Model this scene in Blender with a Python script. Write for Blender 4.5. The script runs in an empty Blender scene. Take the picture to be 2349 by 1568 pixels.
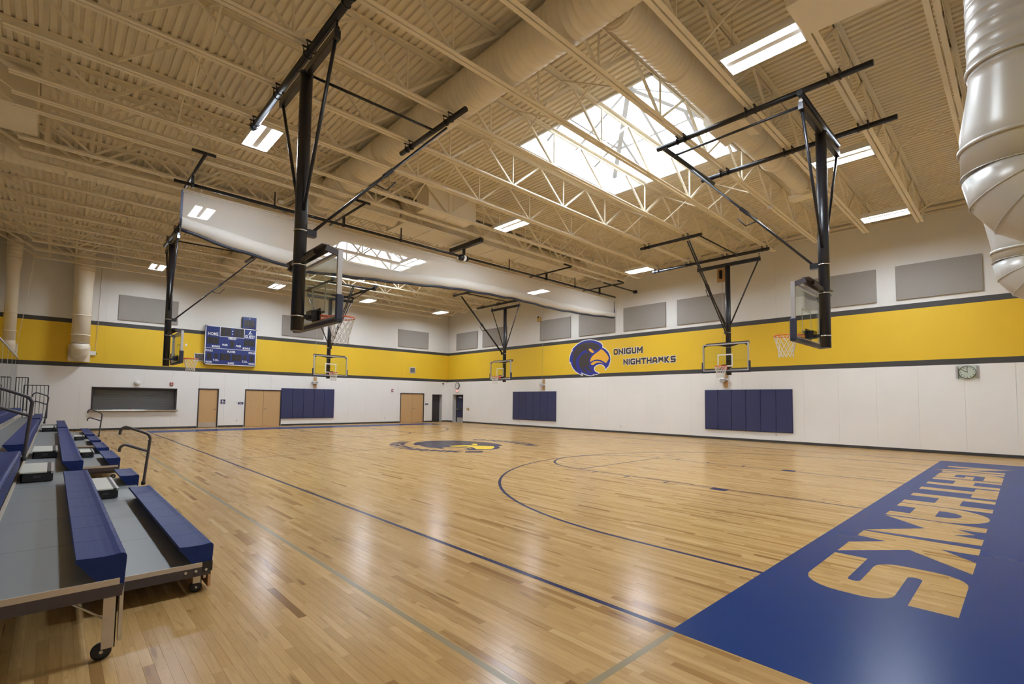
import bpy, math, random
import numpy as np
from mathutils import Vector, Matrix
random.seed(7); rng = np.random.default_rng(11)
PI = math.pi
S = bpy.context.scene; C = S.collection

# ------------------------------------------------------------------ camera
yaw, pit, rol = 0.7746, 0.0565, 0.0110
CAM = Vector((-10.954, -1.8257, 1.6155))
fw = Vector((math.sin(yaw)*math.cos(pit), math.cos(yaw)*math.cos(pit), math.sin(pit)))
r0 = Vector((math.cos(yaw), -math.sin(yaw), 0)); u0 = r0.cross(fw)
rt = math.cos(rol)*r0 + math.sin(rol)*u0; up = -math.sin(rol)*r0 + math.cos(rol)*u0
cd = bpy.data.cameras.new('camera'); cam = bpy.data.objects.new('camera', cd); C.objects.link(cam)
M = Matrix((rt, up, -fw)).transposed().to_4x4(); M.translation = CAM; cam.matrix_world = M
cd.sensor_width = 36; cd.lens = 1114.6462/2349*36; cd.shift_x = -40.77/2349; cd.shift_y = 72.91/2349
cd.clip_start = 0.05; cd.clip_end = 300
S.camera = cam
# ------------------------------------------------------------------ sky, exposure, light levels
W = bpy.data.worlds.new('sky'); S.world = W; W.use_nodes = True
bg = W.node_tree.nodes['Background']; bg.inputs[0].default_value = (0.80, 0.92, 1.06, 1); bg.inputs[1].default_value = 9.0
LAMP = 92.0
S.view_settings.view_transform = 'Standard'; S.view_settings.look = 'None'; S.view_settings.exposure = 0.97
S.view_settings.gamma = 1.0; S.view_settings.use_curve_mapping = False
cy = S.cycles
cy.use_denoising = True; cy.max_bounces = 10; cy.diffuse_bounces = 6; cy.glossy_bounces = 4; cy.transmission_bounces = 6
cy.transparent_max_bounces = 12; cy.caustics_reflective = False; cy.caustics_refractive = False
cy.sample_clamp_indirect = 6.0; cy.blur_glossy = 0.5

# ------------------------------------------------------------------ materials
MAT = {}
def mat(name, col, rough=0.5, metal=0.0, coat=0.0, spec=0.5, noise=0.0, nscale=6.0, bump=0.0, bscale=40.0, stretch=(1,1,1)):
    m = bpy.data.materials.new(name); m.use_nodes = True; nt = m.node_tree; b = nt.nodes['Principled BSDF']
    b.inputs['Base Color'].default_value = (*col, 1); b.inputs['Roughness'].default_value = rough; b.inputs['Metallic'].default_value = metal
    b.inputs['Coat Weight'].default_value = coat; b.inputs['Coat Roughness'].default_value = 0.26; b.inputs['Coat IOR'].default_value = 1.42; b.inputs['Specular IOR Level'].default_value = spec
    if noise or bump:
        g = nt.nodes.new('ShaderNodeNewGeometry'); mp = nt.nodes.new('ShaderNodeMapping'); mp.inputs['Scale'].default_value = stretch
        nt.links.new(g.outputs['Position'], mp.inputs[0])
    if noise:
        n = nt.nodes.new('ShaderNodeTexNoise'); n.inputs['Scale'].default_value = nscale; n.inputs['Detail'].default_value = 5
        nt.links.new(mp.outputs[0], n.inputs['Vector'])
        mx = nt.nodes.new('ShaderNodeMixRGB'); mx.blend_type = 'MIX'
        mx.inputs[1].default_value = (*[c*(1-noise) for c in col], 1); mx.inputs[2].default_value = (*[min(1, c*(1+noise)) for c in col], 1)
        nt.links.new(n.outputs['Fac'], mx.inputs[0]); nt.links.new(mx.outputs[0], b.inputs['Base Color'])
    if bump:
        n2 = nt.nodes.new('ShaderNodeTexNoise'); n2.inputs['Scale'].default_value = bscale
        nt.links.new(mp.outputs[0], n2.inputs['Vector'])
        bp = nt.nodes.new('ShaderNodeBump'); bp.inputs['Strength'].default_value = bump; bp.inputs['Distance'].default_value = 0.01
        nt.links.new(n2.outputs['Fac'], bp.inputs['Height']); nt.links.new(bp.outputs[0], b.inputs['Normal'])
    MAT[name] = m; return m
def emis(name, col, strength):
    m = bpy.data.materials.new(name); m.use_nodes = True; nt = m.node_tree; nt.nodes.clear()
    e = nt.nodes.new('ShaderNodeEmission'); e.inputs[0].default_value = (*col, 1); e.inputs[1].default_value = strength
    o = nt.nodes.new('ShaderNodeOutputMaterial'); nt.links.new(e.outputs[0], o.inputs[0]); MAT[name] = m; return m
CREAM = (0.80, 0.73, 0.59)
mat('cream_paint', CREAM, 0.45, noise=0.05, nscale=2)
mat('cream_deck', (0.78, 0.71, 0.57), 0.5, noise=0.06, nscale=3)
mat('duct_paint', (0.80, 0.73, 0.60), 0.38, noise=0.05, nscale=2)
mat('duct_grey', (0.56, 0.54, 0.50), 0.36, metal=0.15, noise=0.04, nscale=3)
mat('wall_upper', (0.64, 0.61, 0.56), 0.7, noise=0.03, nscale=1.2, bump=0.03)
mat('charcoal', (0.045, 0.042, 0.04), 0.5)
mat('black_metal', (0.012, 0.012, 0.016), 0.32, spec=0.5)
mat('black_rubber', (0.012, 0.012, 0.014), 0.6)
mat('chrome', (0.62, 0.62, 0.62), 0.25, metal=1.0)
mat('galvanised', (0.56, 0.52, 0.45), 0.4, metal=0.6, noise=0.12, nscale=14)
mat('aluminium', (0.60, 0.60, 0.62), 0.35, metal=0.7)
mat('acoustic', (0.30, 0.275, 0.25), 0.95, noise=0.08, nscale=60, bump=0.1, bscale=200)
mat('navy_pad', (0.030, 0.036, 0.105), 0.45, noise=0.1, nscale=30, bump=0.08, bscale=120)
mat('pad_navy_dark', (0.022, 0.026, 0.05), 0.5)
mat('seat_blue', (0.012, 0.028, 0.135), 0.48, spec=0.18, noise=0.12, nscale=12, stretch=(6, 1, 1), bump=0.06, bscale=90)
mat('deck_grey', (0.235, 0.25, 0.25), 0.42, noise=0.08, nscale=120)
mat('beige_trim', (0.52, 0.44, 0.35), 0.45)
mat('dark_brown', (0.055, 0.045, 0.05), 0.45)
mat('step_top', (0.58, 0.57, 0.50), 0.5, noise=0.12, nscale=9, stretch=(6, 1, 1))
mat('paint_white', (0.80, 0.79, 0.77), 0.4)
mat('plastic_white', (0.75, 0.74, 0.72), 0.35)
mat('door_wood', (0.56, 0.35, 0.16), 0.32, noise=0.10, nscale=5, stretch=(8, 8, 0.7))
mat('door_frame', (0.035, 0.028, 0.032), 0.4)
mat('door_blue', (0.035, 0.040, 0.085), 0.35)
mat('jamb', (0.58, 0.56, 0.53), 0.6)
mat('shutter', (0.135, 0.13, 0.12), 0.35, metal=0.3)
mat('steel', (0.62, 0.60, 0.57), 0.22, metal=1.0)
mat('plywood', (0.50, 0.29, 0.12), 0.5, noise=0.15, nscale=8, stretch=(1, 1, 5))
mat('orange', (0.72, 0.10, 0.025), 0.35)
mat('red', (0.35, 0.015, 0.015), 0.35)
mat('net_white', (0.72, 0.68, 0.62), 0.8)
mat('sign_navy', (0.02, 0.025, 0.10), 0.35)
mat('score_blue', (0.014, 0.03, 0.16), 0.3, noise=0.2, nscale=3)
mat('digit_dark', (0.012, 0.011, 0.011), 0.35)
mat('digit_off', (0.075, 0.05, 0.035), 0.4)
mat('court_blue', (0.0015, 0.028, 0.145), 0.40, coat=0.6, spec=0.0, noise=0.07, nscale=5, stretch=(14, 0.6, 1))
mat('court_navy', (0.012, 0.016, 0.07), 0.40, coat=0.6, spec=0.0)
mat('court_grey', (0.27, 0.215, 0.125), 0.40, coat=0.6, spec=0.0)
mat('court_charcoal', (0.05, 0.045, 0.05), 0.40, coat=0.6, spec=0.0)
mat('court_yellow', (0.72, 0.50, 0.04), 0.40, coat=0.6, spec=0.0)
mat('logo_white', (0.82, 0.80, 0.78), 0.5)
mat('logo_blue', (0.020, 0.027, 0.25), 0.5)
mat('logo_dark', (0.045, 0.035, 0.032), 0.5)
mat('logo_gold', (0.80, 0.42, 0.03), 0.5)
mat('skin_panel', (0.55, 0.52, 0.47), 0.15, coat=0.6)
mat('yellow_box', (0.55, 0.36, 0.10), 0.5)
mat('slab', (0.10, 0.06, 0.03), 0.8)
emis('lamp_glow', (0.86, 0.96, 1.08), LAMP)
emis('exit_glow', (1.0, 0.12, 0.10), 2.2)

def paint_wall():            # painted bands: white below, charcoal / yellow / charcoal, light grey above
    m = bpy.data.materials.new('wall_paint'); m.use_nodes = True; nt = m.node_tree; b = nt.nodes['Principled BSDF']
    g = nt.nodes.new('ShaderNodeNewGeometry'); sx = nt.nodes.new('ShaderNodeSeparateXYZ'); nt.links.new(g.outputs['Position'], sx.inputs[0])
    mr = nt.nodes.new('ShaderNodeMapRange'); mr.inputs[1].default_value = 0; mr.inputs[2].default_value = 10
    nt.links.new(sx.outputs[2], mr.inputs[0])
    cr = nt.nodes.new('ShaderNodeValToRGB'); cr.color_ramp.interpolation = 'CONSTANT'; e = cr.color_ramp.elements
    cols = [(0, (0.82, 0.80, 0.77)), (0.3005, (0.045, 0.042, 0.04)), (0.320, (0.76, 0.49, 0.022)), (0.5005, (0.045, 0.042, 0.04)), (0.520, (0.70, 0.68, 0.64))]
    e[0].position = 0; e[0].color = (*cols[0][1], 1); e[1].position = cols[1][0]; e[1].color = (*cols[1][1], 1)
    for p, c in cols[2:]:
        k = e.new(p); k.color = (*c, 1)
    nt.links.new(mr.outputs[0], cr.inputs[0])
    n = nt.nodes.new('ShaderNodeTexNoise'); n.inputs['Scale'].default_value = 0.8; n.inputs['Detail'].default_value = 4; nt.links.new(g.outputs['Position'], n.inputs['Vector'])
    mr2 = nt.nodes.new('ShaderNodeMapRange'); mr2.inputs[3].default_value = 0.95; mr2.inputs[4].default_value = 1.05; nt.links.new(n.outputs['Fac'], mr2.inputs[0])
    mx = nt.nodes.new('ShaderNodeMixRGB'); mx.blend_type = 'MULTIPLY'; mx.inputs[0].default_value = 1
    nt.links.new(cr.outputs[0], mx.inputs[1]); nt.links.new(mr2.outputs[0], mx.inputs[2]); nt.links.new(mx.outputs[0], b.inputs['Base Color'])
    b.inputs['Roughness'].default_value = 0.6; MAT['wall_paint'] = m
paint_wall()

def plank_mat():
    m = bpy.data.materials.new('maple'); m.use_nodes = True; nt = m.node_tree; N = nt.nodes; L = nt.links; b = N['Principled BSDF']
    a1 = N.new('ShaderNodeAttribute'); a1.attribute_type = 'GEOMETRY'; a1.attribute_name = 'tone'
    a2 = N.new('ShaderNodeAttribute'); a2.attribute_type = 'OBJECT'; a2.attribute_name = 'tone'
    ad = N.new('ShaderNodeMath'); ad.operation = 'ADD'; L.new(a1.outputs['Fac'], ad.inputs[0]); L.new(a2.outputs['Fac'], ad.inputs[1])
    cr = N.new('ShaderNodeValToRGB'); e = cr.color_ramp.elements
    st = [(0.0, (0.165, 0.078, 0.020)), (0.07, (0.28, 0.147, 0.047)), (0.30, (0.40, 0.238, 0.087)), (0.65, (0.47, 0.290, 0.114)), (0.92, (0.53, 0.340, 0.145)), (1.0, (0.58, 0.40, 0.19))]
    e[0].position = st[0][0]; e[0].color = (*st[0][1], 1); e[1].position = 1; e[1].color = (*st[-1][1], 1)
    for p, c in st[1:-1]:
        k = e.new(p); k.color = (*c, 1)
    L.new(ad.outputs[0], cr.inputs[0])
    g = N.new('ShaderNodeNewGeometry'); cx = N.new('ShaderNodeCombineXYZ'); ml = N.new('ShaderNodeMath'); ml.operation = 'MULTIPLY'; ml.inputs[1].default_value = 57.0
    L.new(ad.outputs[0], ml.inputs[0]); L.new(ml.outputs[0], cx.inputs[1]); L.new(ml.outputs[0], cx.inputs[2])
    va = N.new('ShaderNodeVectorMath'); va.operation = 'ADD'; L.new(g.outputs['Position'], va.inputs[0]); L.new(cx.outputs[0], va.inputs[1])
    mp = N.new('ShaderNodeMapping'); mp.inputs['Scale'].default_value = (26, 1.6, 1); L.new(va.outputs[0], mp.inputs[0])
    n = N.new('ShaderNodeTexNoise'); n.inputs['Scale'].default_value = 2.0; n.inputs['Detail'].default_value = 6; n.inputs['Roughness'].default_value = 0.6; n.inputs['Distortion'].default_value = 0.7
    L.new(mp.outputs[0], n.inputs['Vector'])
    r2 = N.new('ShaderNodeMapRange'); r2.inputs[1].default_value = 0.25; r2.inputs[2].default_value = 0.75; r2.inputs[3].default_value = 0.84; r2.inputs[4].default_value = 1.1; L.new(n.outputs['Fac'], r2.inputs[0])
    mx = N.new('ShaderNodeMixRGB'); mx.blend_type = 'MULTIPLY'; mx.inputs[0].default_value = 1; L.new(cr.outputs[0], mx.inputs[1]); L.new(r2.outputs[0], mx.inputs[2])
    mp3 = N.new('ShaderNodeMapping'); mp3.inputs['Scale'].default_value = (9, 0.9, 1); L.new(va.outputs[0], mp3.inputs[0])
    n3 = N.new('ShaderNodeTexNoise'); n3.inputs['Scale'].default_value = 1.6; n3.inputs['Detail'].default_value = 3; L.new(mp3.outputs[0], n3.inputs['Vector'])
    r3 = N.new('ShaderNodeMapRange'); r3.inputs[1].default_value = 0.64; r3.inputs[2].default_value = 0.72; r3.inputs[3].default_value = 0; r3.inputs[4].default_value = 0.6; L.new(n3.outputs['Fac'], r3.inputs[0])
    m3 = N.new('ShaderNodeMixRGB'); m3.inputs[2].default_value = (0.14, 0.062, 0.016, 1); L.new(r3.outputs[0], m3.inputs[0]); L.new(mx.outputs[0], m3.inputs[1])
    L.new(m3.outputs[0], b.inputs['Base Color'])
    b.inputs['Roughness'].default_value = 0.42; b.inputs['Specular IOR Level'].default_value = 0.0; b.inputs['Coat Weight'].default_value = 0.68; b.inputs['Coat Roughness'].default_value = 0.22; b.inputs['Coat IOR'].default_value = 1.42
    MAT['maple'] = m
plank_mat()

def glass(name, tint, t):     # thin clear sheet: mostly see-through, fresnel reflections
    m = bpy.data.materials.new(name); m.use_nodes = True; nt = m.node_tree; nt.nodes.clear()
    tr = nt.nodes.new('ShaderNodeBsdfTransparent'); tr.inputs[0].default_value = (*tint, 1)
    gl = nt.nodes.new('ShaderNodeBsdfGlossy'); gl.inputs['Roughness'].default_value = 0.02
    fr = nt.nodes.new('ShaderNodeLayerWeight'); fr.inputs[0].default_value = 0.5
    pw = nt.nodes.new('ShaderNodeMath'); pw.operation = 'POWER'; pw.inputs[1].default_value = 5.0; nt.links.new(fr.outputs['Facing'], pw.inputs[0])
    ma = nt.nodes.new('ShaderNodeMath'); ma.operation = 'MULTIPLY_ADD'; ma.inputs[1].default_value = 0.9; ma.inputs[2].default_value = t; nt.links.new(pw.outputs[0], ma.inputs[0])
    mx = nt.nodes.new('ShaderNodeMixShader'); o = nt.nodes.new('ShaderNodeOutputMaterial')
    nt.links.new(ma.outputs[0], mx.inputs[0]); nt.links.new(tr.outputs[0], mx.inputs[1]); nt.links.new(gl.outputs[0], mx.inputs[2]); nt.links.new(mx.outputs[0], o.inputs[0]); MAT[name] = m
glass('board_glass', (0.94, 0.975, 0.95), 0.03)
glass('view_glass', (0.9, 0.92, 0.92), 0.25)
def sheet(name, col, transp):  # woven/translucent sheet
    m = bpy.data.materials.new(name); m.use_nodes = True; nt = m.node_tree; nt.nodes.clear()
    tr = nt.nodes.new('ShaderNodeBsdfTransparent'); df = nt.nodes.new('ShaderNodeBsdfDiffuse'); df.inputs[0].default_value = (*col, 1)
    tl = nt.nodes.new('ShaderNodeBsdfTranslucent'); tl.inputs[0].default_value = (*col, 1)
    m1 = nt.nodes.new('ShaderNodeMixShader'); m1.inputs[0].default_value = 0.45; nt.links.new(df.outputs[0], m1.inputs[1]); nt.links.new(tl.outputs[0], m1.inputs[2])
    m2 = nt.nodes.new('ShaderNodeMixShader'); m2.inputs[0].default_value = transp; nt.links.new(m1.outputs[0], m2.inputs[1]); nt.links.new(tr.outputs[0], m2.inputs[2])
    o = nt.nodes.new('ShaderNodeOutputMaterial'); nt.links.new(m2.outputs[0], o.inputs[0]); MAT[name] = m
sheet('curtain_mesh', (0.74, 0.71, 0.66), 0.34)
sheet('curtain_vinyl', (0.82, 0.79, 0.74), 0.0)
sheet('sky_pane', (0.92, 0.94, 0.95), 0.22)

# ------------------------------------------------------------------ mesh builder
class MB:
    def __init__(s, off=(0, 0, 0)):
        s.v = []; s.f = []; s.sm = []; s.o = Vector(off)
    def add(s, vs, fs, smooth=False):
        n = len(s.v); s.v += [(p[0]-s.o.x, p[1]-s.o.y, p[2]-s.o.z) for p in vs]
        for f in fs: s.f.append(tuple(i+n for i in f)); s.sm.append(smooth)
        return s
    def box(s, x0, x1, y0, y1, z0, z1):
        return s.add([(x0,y0,z0),(x1,y0,z0),(x1,y1,z0),(x0,y1,z0),(x0,y0,z1),(x1,y0,z1),(x1,y1,z1),(x0,y1,z1)],
                     [(0,3,2,1),(4,5,6,7),(0,1,5,4),(1,2,6,5),(2,3,7,6),(3,0,4,7)])
    def bbox(s, x0, x1, y0, y1, z0, z1, b):      # box with chamfered vertical and horizontal edges
        def ring(z, i): return [(x0+i,y0+b,z),(x0+b,y0+i,z),(x1-b,y0+i,z),(x1-i,y0+b,z),(x1-i,y1-b,z),(x1-b,y1-i,z),(x0+b,y1-i,z),(x0+i,y1-b,z)]
        vs = ring(z0, b*0.6)+ring(z0+b, 0)+ring(z1-b, 0)+ring(z1, b*0.6); fs = [tuple(range(7, -1, -1)), tuple(range(24, 32))]
        for k in range(3):
            for i in range(8): fs.append((k*8+i, k*8+(i+1) % 8, k*8+8+(i+1) % 8, k*8+8+i))
        return s.add(vs, fs)
    def bar(s, p0, p1, w, h, side=(0, 0, 1)):    # rectangular bar; h measured along 'side'
        p0 = Vector(p0); p1 = Vector(p1); d = (p1-p0).normalized(); u = Vector(side); u = (u-d*u.dot(d))
        if u.length < 1e-4: u = Vector((1, 0, 0)) if abs(d.x) < 0.9 else Vector((0, 1, 0)); u = u-d*u.dot(d)
        u.normalize(); r = d.cross(u); q = []
        for p in (p0, p1):
            for a, b in ((-1,-1),(1,-1),(1,1),(-1,1)): q.append(p+r*a*w/2+u*b*h/2)
        return s.add(q, [(0,3,2,1),(4,5,6,7),(0,1,5,4),(1,2,6,5),(2,3,7,6),(3,0,4,7)])
    def tube(s, p0, p1, r, n=12, r2=None, caps=True):
        return s.path([p0, p1], r, n, caps, r2)
    def path(s, pts, r, n=10, caps=True, r2=None):
        pts = [Vector(p) for p in pts]; k = len(pts); T = []
        for i in range(k):
            a = pts[max(i-1, 0)]; b = pts[min(i+1, k-1)]; T.append((b-a).normalized())
        u = Vector((0, 0, 1)); u = u-T[0]*u.dot(T[0])
        if u.length < 0.05: u = Vector((1, 0, 0)); u = u-T[0]*u.dot(T[0])
        u.normalize(); vs = []; fs = []
        for i in range(k):
            u = (u-T[i]*u.dot(T[i])).normalized(); w = T[i].cross(u); rr = r if (r2 is None or i == 0) else r2
            for j in range(n):
                a = 2*PI*j/n; vs.append(pts[i]+(u*math.cos(a)+w*math.sin(a))*rr)
        for i in range(k-1):
            for j in range(n): fs.append((i*n+j, i*n+(j+1) % n, (i+1)*n+(j+1) % n, (i+1)*n+j))
        s.add(vs, fs, True)
        if caps:
            m = len(s.v)-len(vs)
            s.f.append(tuple(m+j for j in range(n-1, -1, -1))); s.sm.append(False)
            s.f.append(tuple(m+(k-1)*n+j for j in range(n))); s.sm.append(False)
        return s
    def lathe(s, prof, c, ax, n=28, closed=False):  # prof: list of (radius, distance along ax)
        c = Vector(c); ax = Vector(ax).normalized(); u = Vector((0, 0, 1)) if abs(ax.z) < 0.9 else Vector((1, 0, 0)); u = (u-ax*u.dot(ax)).normalized(); w = ax.cross(u)
        vs = [c+ax*h+(u*math.cos(2*PI*j/n)+w*math.sin(2*PI*j/n))*r for r, h in prof for j in range(n)]
        k = len(prof); fs = []
        for i in range(k if closed else k-1):
            i2 = (i+1) % k
            for j in range(n): fs.append((i*n+j, i*n+(j+1) % n, i2*n+(j+1) % n, i2*n+j))
        if not closed:
            fs.append(tuple(range(n-1, -1, -1))); fs.append(tuple((k-1)*n+j for j in range(n)))
        s.add(vs, fs, True)
        if not closed: s.sm[-1] = s.sm[-2] = False
        return s
    def prism(s, poly, fn, a0, a1):              # poly 2D, fn(u, v, a) -> xyz
        n = len(poly); vs = [fn(u, v, a0) for u, v in poly]+[fn(u, v, a1) for u, v in poly]
        fs = [tuple(range(n-1, -1, -1)), tuple(range(n, 2*n))]+[(i, (i+1) % n, n+(i+1) % n, n+i) for i in range(n)]
        return s.add(vs, fs)
    def build(s, name, m, parent=None):
        me = bpy.data.meshes.new(name); me.from_pydata([tuple(p) for p in s.v], [], s.f)
        me.polygons.foreach_set('use_smooth', s.sm); me.materials.append(MAT[m]); me.update()
        o = bpy.data.objects.new(name, me); C.objects.link(o)
        if parent is not None: o.parent = parent
        return o
def thing(name, label, cat, loc=(0, 0, 0), rz=0, group=None):
    o = bpy.data.objects.new(name, None); C.objects.link(o); o.location = loc; o.rotation_euler = (0, 0, rz); o.empty_display_size = 0.2
    return tag(o, label, cat, group)
def tag(o, label, cat, group=None):
    o['label'] = label; o['category'] = cat
    if group: o['group'] = group
    return o
def struct(o): o['kind'] = 'structure'; return o
def node(name, loc=(0, 0, 0)):                  # setting piece that only carries parts
    o = bpy.data.objects.new(name, None); C.objects.link(o); o.location = loc; return struct(o)
def kids(o): return [c for c in o.children]
def dup(root, loc=None, rz=None, label=None):
    r = root.copy(); C.objects.link(r)
    if loc is not None: r.location = loc
    if rz is not None: r.rotation_euler = (0, 0, rz)
    if label: r['label'] = label
    for ch in kids(root):
        c = ch.copy(); C.objects.link(c); c.parent = r
        for g in kids(ch):
            d = g.copy(); C.objects.link(d); d.parent = c
    return r
def inst(src, parent, loc=(0, 0, 0), rot=None, scale=None, name=None):
    c = src.copy(); C.objects.link(c); c.parent = parent; c.location = loc
    if rot: c.rotation_euler = rot
    if scale: c.scale = scale
    return c
def text(name, body, size, m, parent, fn, ext=0.0, align='CENTER', xs=1.0, bold=0.0):   # flat lettering; fn maps local (x, y, 0) to parent space via a matrix
    cu = bpy.data.curves.new(name, 'FONT'); cu.body = body; cu.size = size; cu.align_x = align; cu.align_y = 'CENTER'; cu.extrude = ext; cu.resolution_u = 2; cu.offset = bold
    t = bpy.data.objects.new(name, cu); C.objects.link(t); me = bpy.data.meshes.new_from_object(t.evaluated_get(bpy.context.evaluated_depsgraph_get()))
    bpy.data.objects.remove(t); me.transform(fn @ Matrix.Diagonal((xs, 1, 1, 1))); me.materials.clear(); me.materials.append(MAT[m]); me.name = name
    o = bpy.data.objects.new(name, me); C.objects.link(o); o.parent = parent; return o
def fill2d(name, loops, m, parent, fn):          # filled 2D outlines with holes, as a mesh
    cu = bpy.data.curves.new(name, 'CURVE'); cu.dimensions = '2D'; cu.fill_mode = 'BOTH'
    for lp in loops:
        sp = cu.splines.new('POLY'); sp.points.add(len(lp)-1); sp.use_cyclic_u = True
        for i, (x, y) in enumerate(lp): sp.points[i].co = (x, y, 0, 1)
    t = bpy.data.objects.new(name, cu); C.objects.link(t); me = bpy.data.meshes.new_from_object(t.evaluated_get(bpy.context.evaluated_depsgraph_get()))
    bpy.data.objects.remove(t)
    co = np.empty(len(me.vertices)*3); me.vertices.foreach_get('co', co)
    co = np.array([fn(a[0], a[1]) for a in co.reshape(-1, 3)]).ravel(); me.vertices.foreach_set('co', co)
    me.materials.clear(); me.materials.append(MAT[m]); me.name = name; me.update()
    o = bpy.data.objects.new(name, me); C.objects.link(o)
    if parent is not None: o.parent = parent
    return o
def arc(cx, cy, r, a0, a1, n=6): return [(cx+r*math.cos(math.radians(a0+(a1-a0)*i/n)), cy+r*math.sin(math.radians(a0+(a1-a0)*i/n))) for i in range(n+1)]
ORD = ['first', 'second', 'third', 'fourth', 'fifth', 'sixth', 'seventh', 'eighth', 'ninth', 'tenth', 'eleventh', 'twelfth', 'thirteenth', 'fourteenth', 'fifteenth', 'sixteenth', 'seventeenth', 'eighteenth', 'nineteenth', 'twentieth', 'twenty-first', 'twenty-second', 'twenty-third', 'twenty-fourth']

# ------------------------------------------------------------------ room constants (metres)
XR, YB, XL, YF, ZD = 10.668, 29.278, -13.3, -2.55, 8.66
ZC = 7.62                                         # underside of joist bottom chords
JY = [-1.02, .42, 1.9, 3.43, 4.97, 6.5, 8.08, 9.6, 11.15, 12.02, 12.65, 14.38, 15.06, 15.87, 17.41, 18.95, 20.49, 22.0, 23.5, 24.97, 26.54, 28.05]
SKY = [(-2.2, 2.2, 3.5, 7.65), (-2.2, 2.2, 18.4, 22.6)]

# ================================================================== STRUCTURE
def cut(rects, h):                                # subtract rectangle h from a list of rectangles (u0,u1,z0,z1)
    out = []
    for a, b, c, d in rects:
        if h[1] <= a or h[0] >= b or h[3] <= c or h[2] >= d: out.append((a, b, c, d)); continue
        if h[0] > a: out.append((a, h[0], c, d))
        if h[1] < b: out.append((h[1], b, c, d))
        m0, m1 = max(a, h[0]), min(b, h[1])
        if h[3] < d: out.append((m0, m1, h[3], d))
        if h[2] > c: out.append((m0, m1, c, h[2]))
    return out
BH = [(-5.40, -4.45, 0, 2.12), (-3.17, -1.22, 0, 2.12), (6.65, 8.60, 0, 2.11), (9.31, 10.19, 0, 2.07), (-9.66, -6.33, .95, 2.08)]
RH = [(27.25, 28.58, 0, 2.07)]
def wall(name, holes, u0, u1, low, high, bx):     # bx(u0,u1,d0,d1,z0,z1) adds a box at depth d behind the wall face
    m = MB(); r = [(u0-.45, u1+.45, -.05, ZD+.1)]
    for h in holes: r = cut(r, h)
    for q in r: bx(m, q[0], q[1], .02, .40, q[2], q[3])
    bx(m, u0-.45, u1+.45, .40, .46, -.05, ZD+.1)
    w = struct(m.build(name, 'wall_paint'))
    g = .002
    for cols, z0, z1 in ((low, 0, 3.0), (high, 3.0, 8.34)):
        for a, b in zip(cols[:-1], cols[1:]):
            r = [(a+g, b-g, z0+(.003 if z0 else 0), z1)]
            for h in holes: r = cut(r, h)
            p = MB()
            for q in r: bx(p, q[0], q[1], 0, .02, q[2], q[3])
            if p.v: p.build('wall_panel', 'wall_paint', w)
    return w
bxB = lambda m, a, b, d0, d1, z0, z1: m.box(a, b, YB+d0, YB+d1, z0, z1)
bxR = lambda m, a, b, d0, d1, z0, z1: m.box(XR+d0, XR+d1, a, b, z0, z1)
bxL = lambda m, a, b, d0, d1, z0, z1: m.box(XL-d1, XL-d0, a, b, z0, z1)
bxF = lambda m, a, b, d0, d1, z0, z1: m.box(a, b, YF-d1, YF-d0, z0, z1)
lin = lambda a, b, s: [a]+[x for x in s if a+.1 < x < b-.1]+[b]
wall_back = wall('wall_back', BH, XL, XR, lin(XL, XR, [-12.44+1.18*k for k in range(20)]), [XL, -9.3, -1.29, 6.7, XR], bxB)
wall_right = wall('wall_right', RH, YF, YB, lin(YF, YB, [-1.62+1.215*k for k in range(26)]), [YF, 5.45, 13.4, 21.45, YB], bxR)
wall_left = wall('wall_left', [], YF, YB, [YF, 6, 14, 22, YB], [YF, 6, 14, 22, YB], bxL)
wall_front = wall('wall_front', [], XL, XR, [XL, -5, 3, XR], [XL, -5, 3, XR], bxF)
# the strip between wall top and deck is left open behind a steel ledger
m = MB(); m.box(XR-.06, XR-.02, YF, YB, 8.30, 8.345); m.box(XR-.05, XR, YF, YB, 8.42, 8.52); m.box(XL, XR, YB-.05, YB-.01, 8.30, 8.345); m.box(XL, XL+.05, YF, YB, 8.30, 8.345)
struct(m.build('trim_1', 'cream_paint'))
b = MB()
for a, c in ((YF, 27.25), (28.58, YB)): b.box(XR-.014, XR, a, c, 0, .10)
struct(b.build('baseboard_right', 'charcoal'))
b = MB()
for a, c in ((XL, -5.42), (-4.43, -3.19), (-1.20, 6.63), (8.62, 9.31), (10.19, XR-.014)): b.box(a, c, YB-.014, YB, 0, .10)
struct(b.build('baseboard_back', 'charcoal'))

# ---- floor: maple strips, the nearest 300 single, the rest one strip field
struct_floor = struct(MB().box(XL-.5, XR+.5, YF-.5, YB+.5, -.06, -.012).build('floor', 'slab'))
PW = 0.0572
rows = np.arange(XL, XR, PW); pl = []
for x in rows:
    y = YF-rng.uniform(0, 1.0)
    while y < YB+.38:
        L = rng.choice([.3, .45, .6, .75, .9, 1.1, 1.3]); pl.append((x, y, min(y+L, YB+.39))); y += L
pl = np.array(pl); tone = np.clip(rng.beta(3.6, 2.8, len(pl)), 0.02, .98); dark = rng.random(len(pl)); tone[dark < .03] *= .2
cx = pl[:, 0]+PW/2-CAM.x; cyy = (pl[:, 1]+pl[:, 2])/2-CAM.y
dz = -CAM.z*np.ones(len(pl)); P = np.stack([cx, cyy, dz], 1)
zz = P@np.array(fw); uu = 1114.65*(P@np.array(rt))/np.maximum(zz, .01)+1215; vv = 857-1114.65*(P@np.array(up))/np.maximum(zz, .01)
vis = (zz > .3) & (uu > 20) & (uu < 2340) & (vv < 1600) & ~((pl[:, 0] > -7.7) & (pl[:, 2] < .0)) & ~((pl[:, 0] < -9.95) & (pl[:, 1] > 2.2))
dist = np.where(vis, np.hypot(cx, cyy), 1e9); near = np.argsort(dist)[:300]
is_near = np.zeros(len(pl), bool); is_near[near] = True
g = .0002
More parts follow.
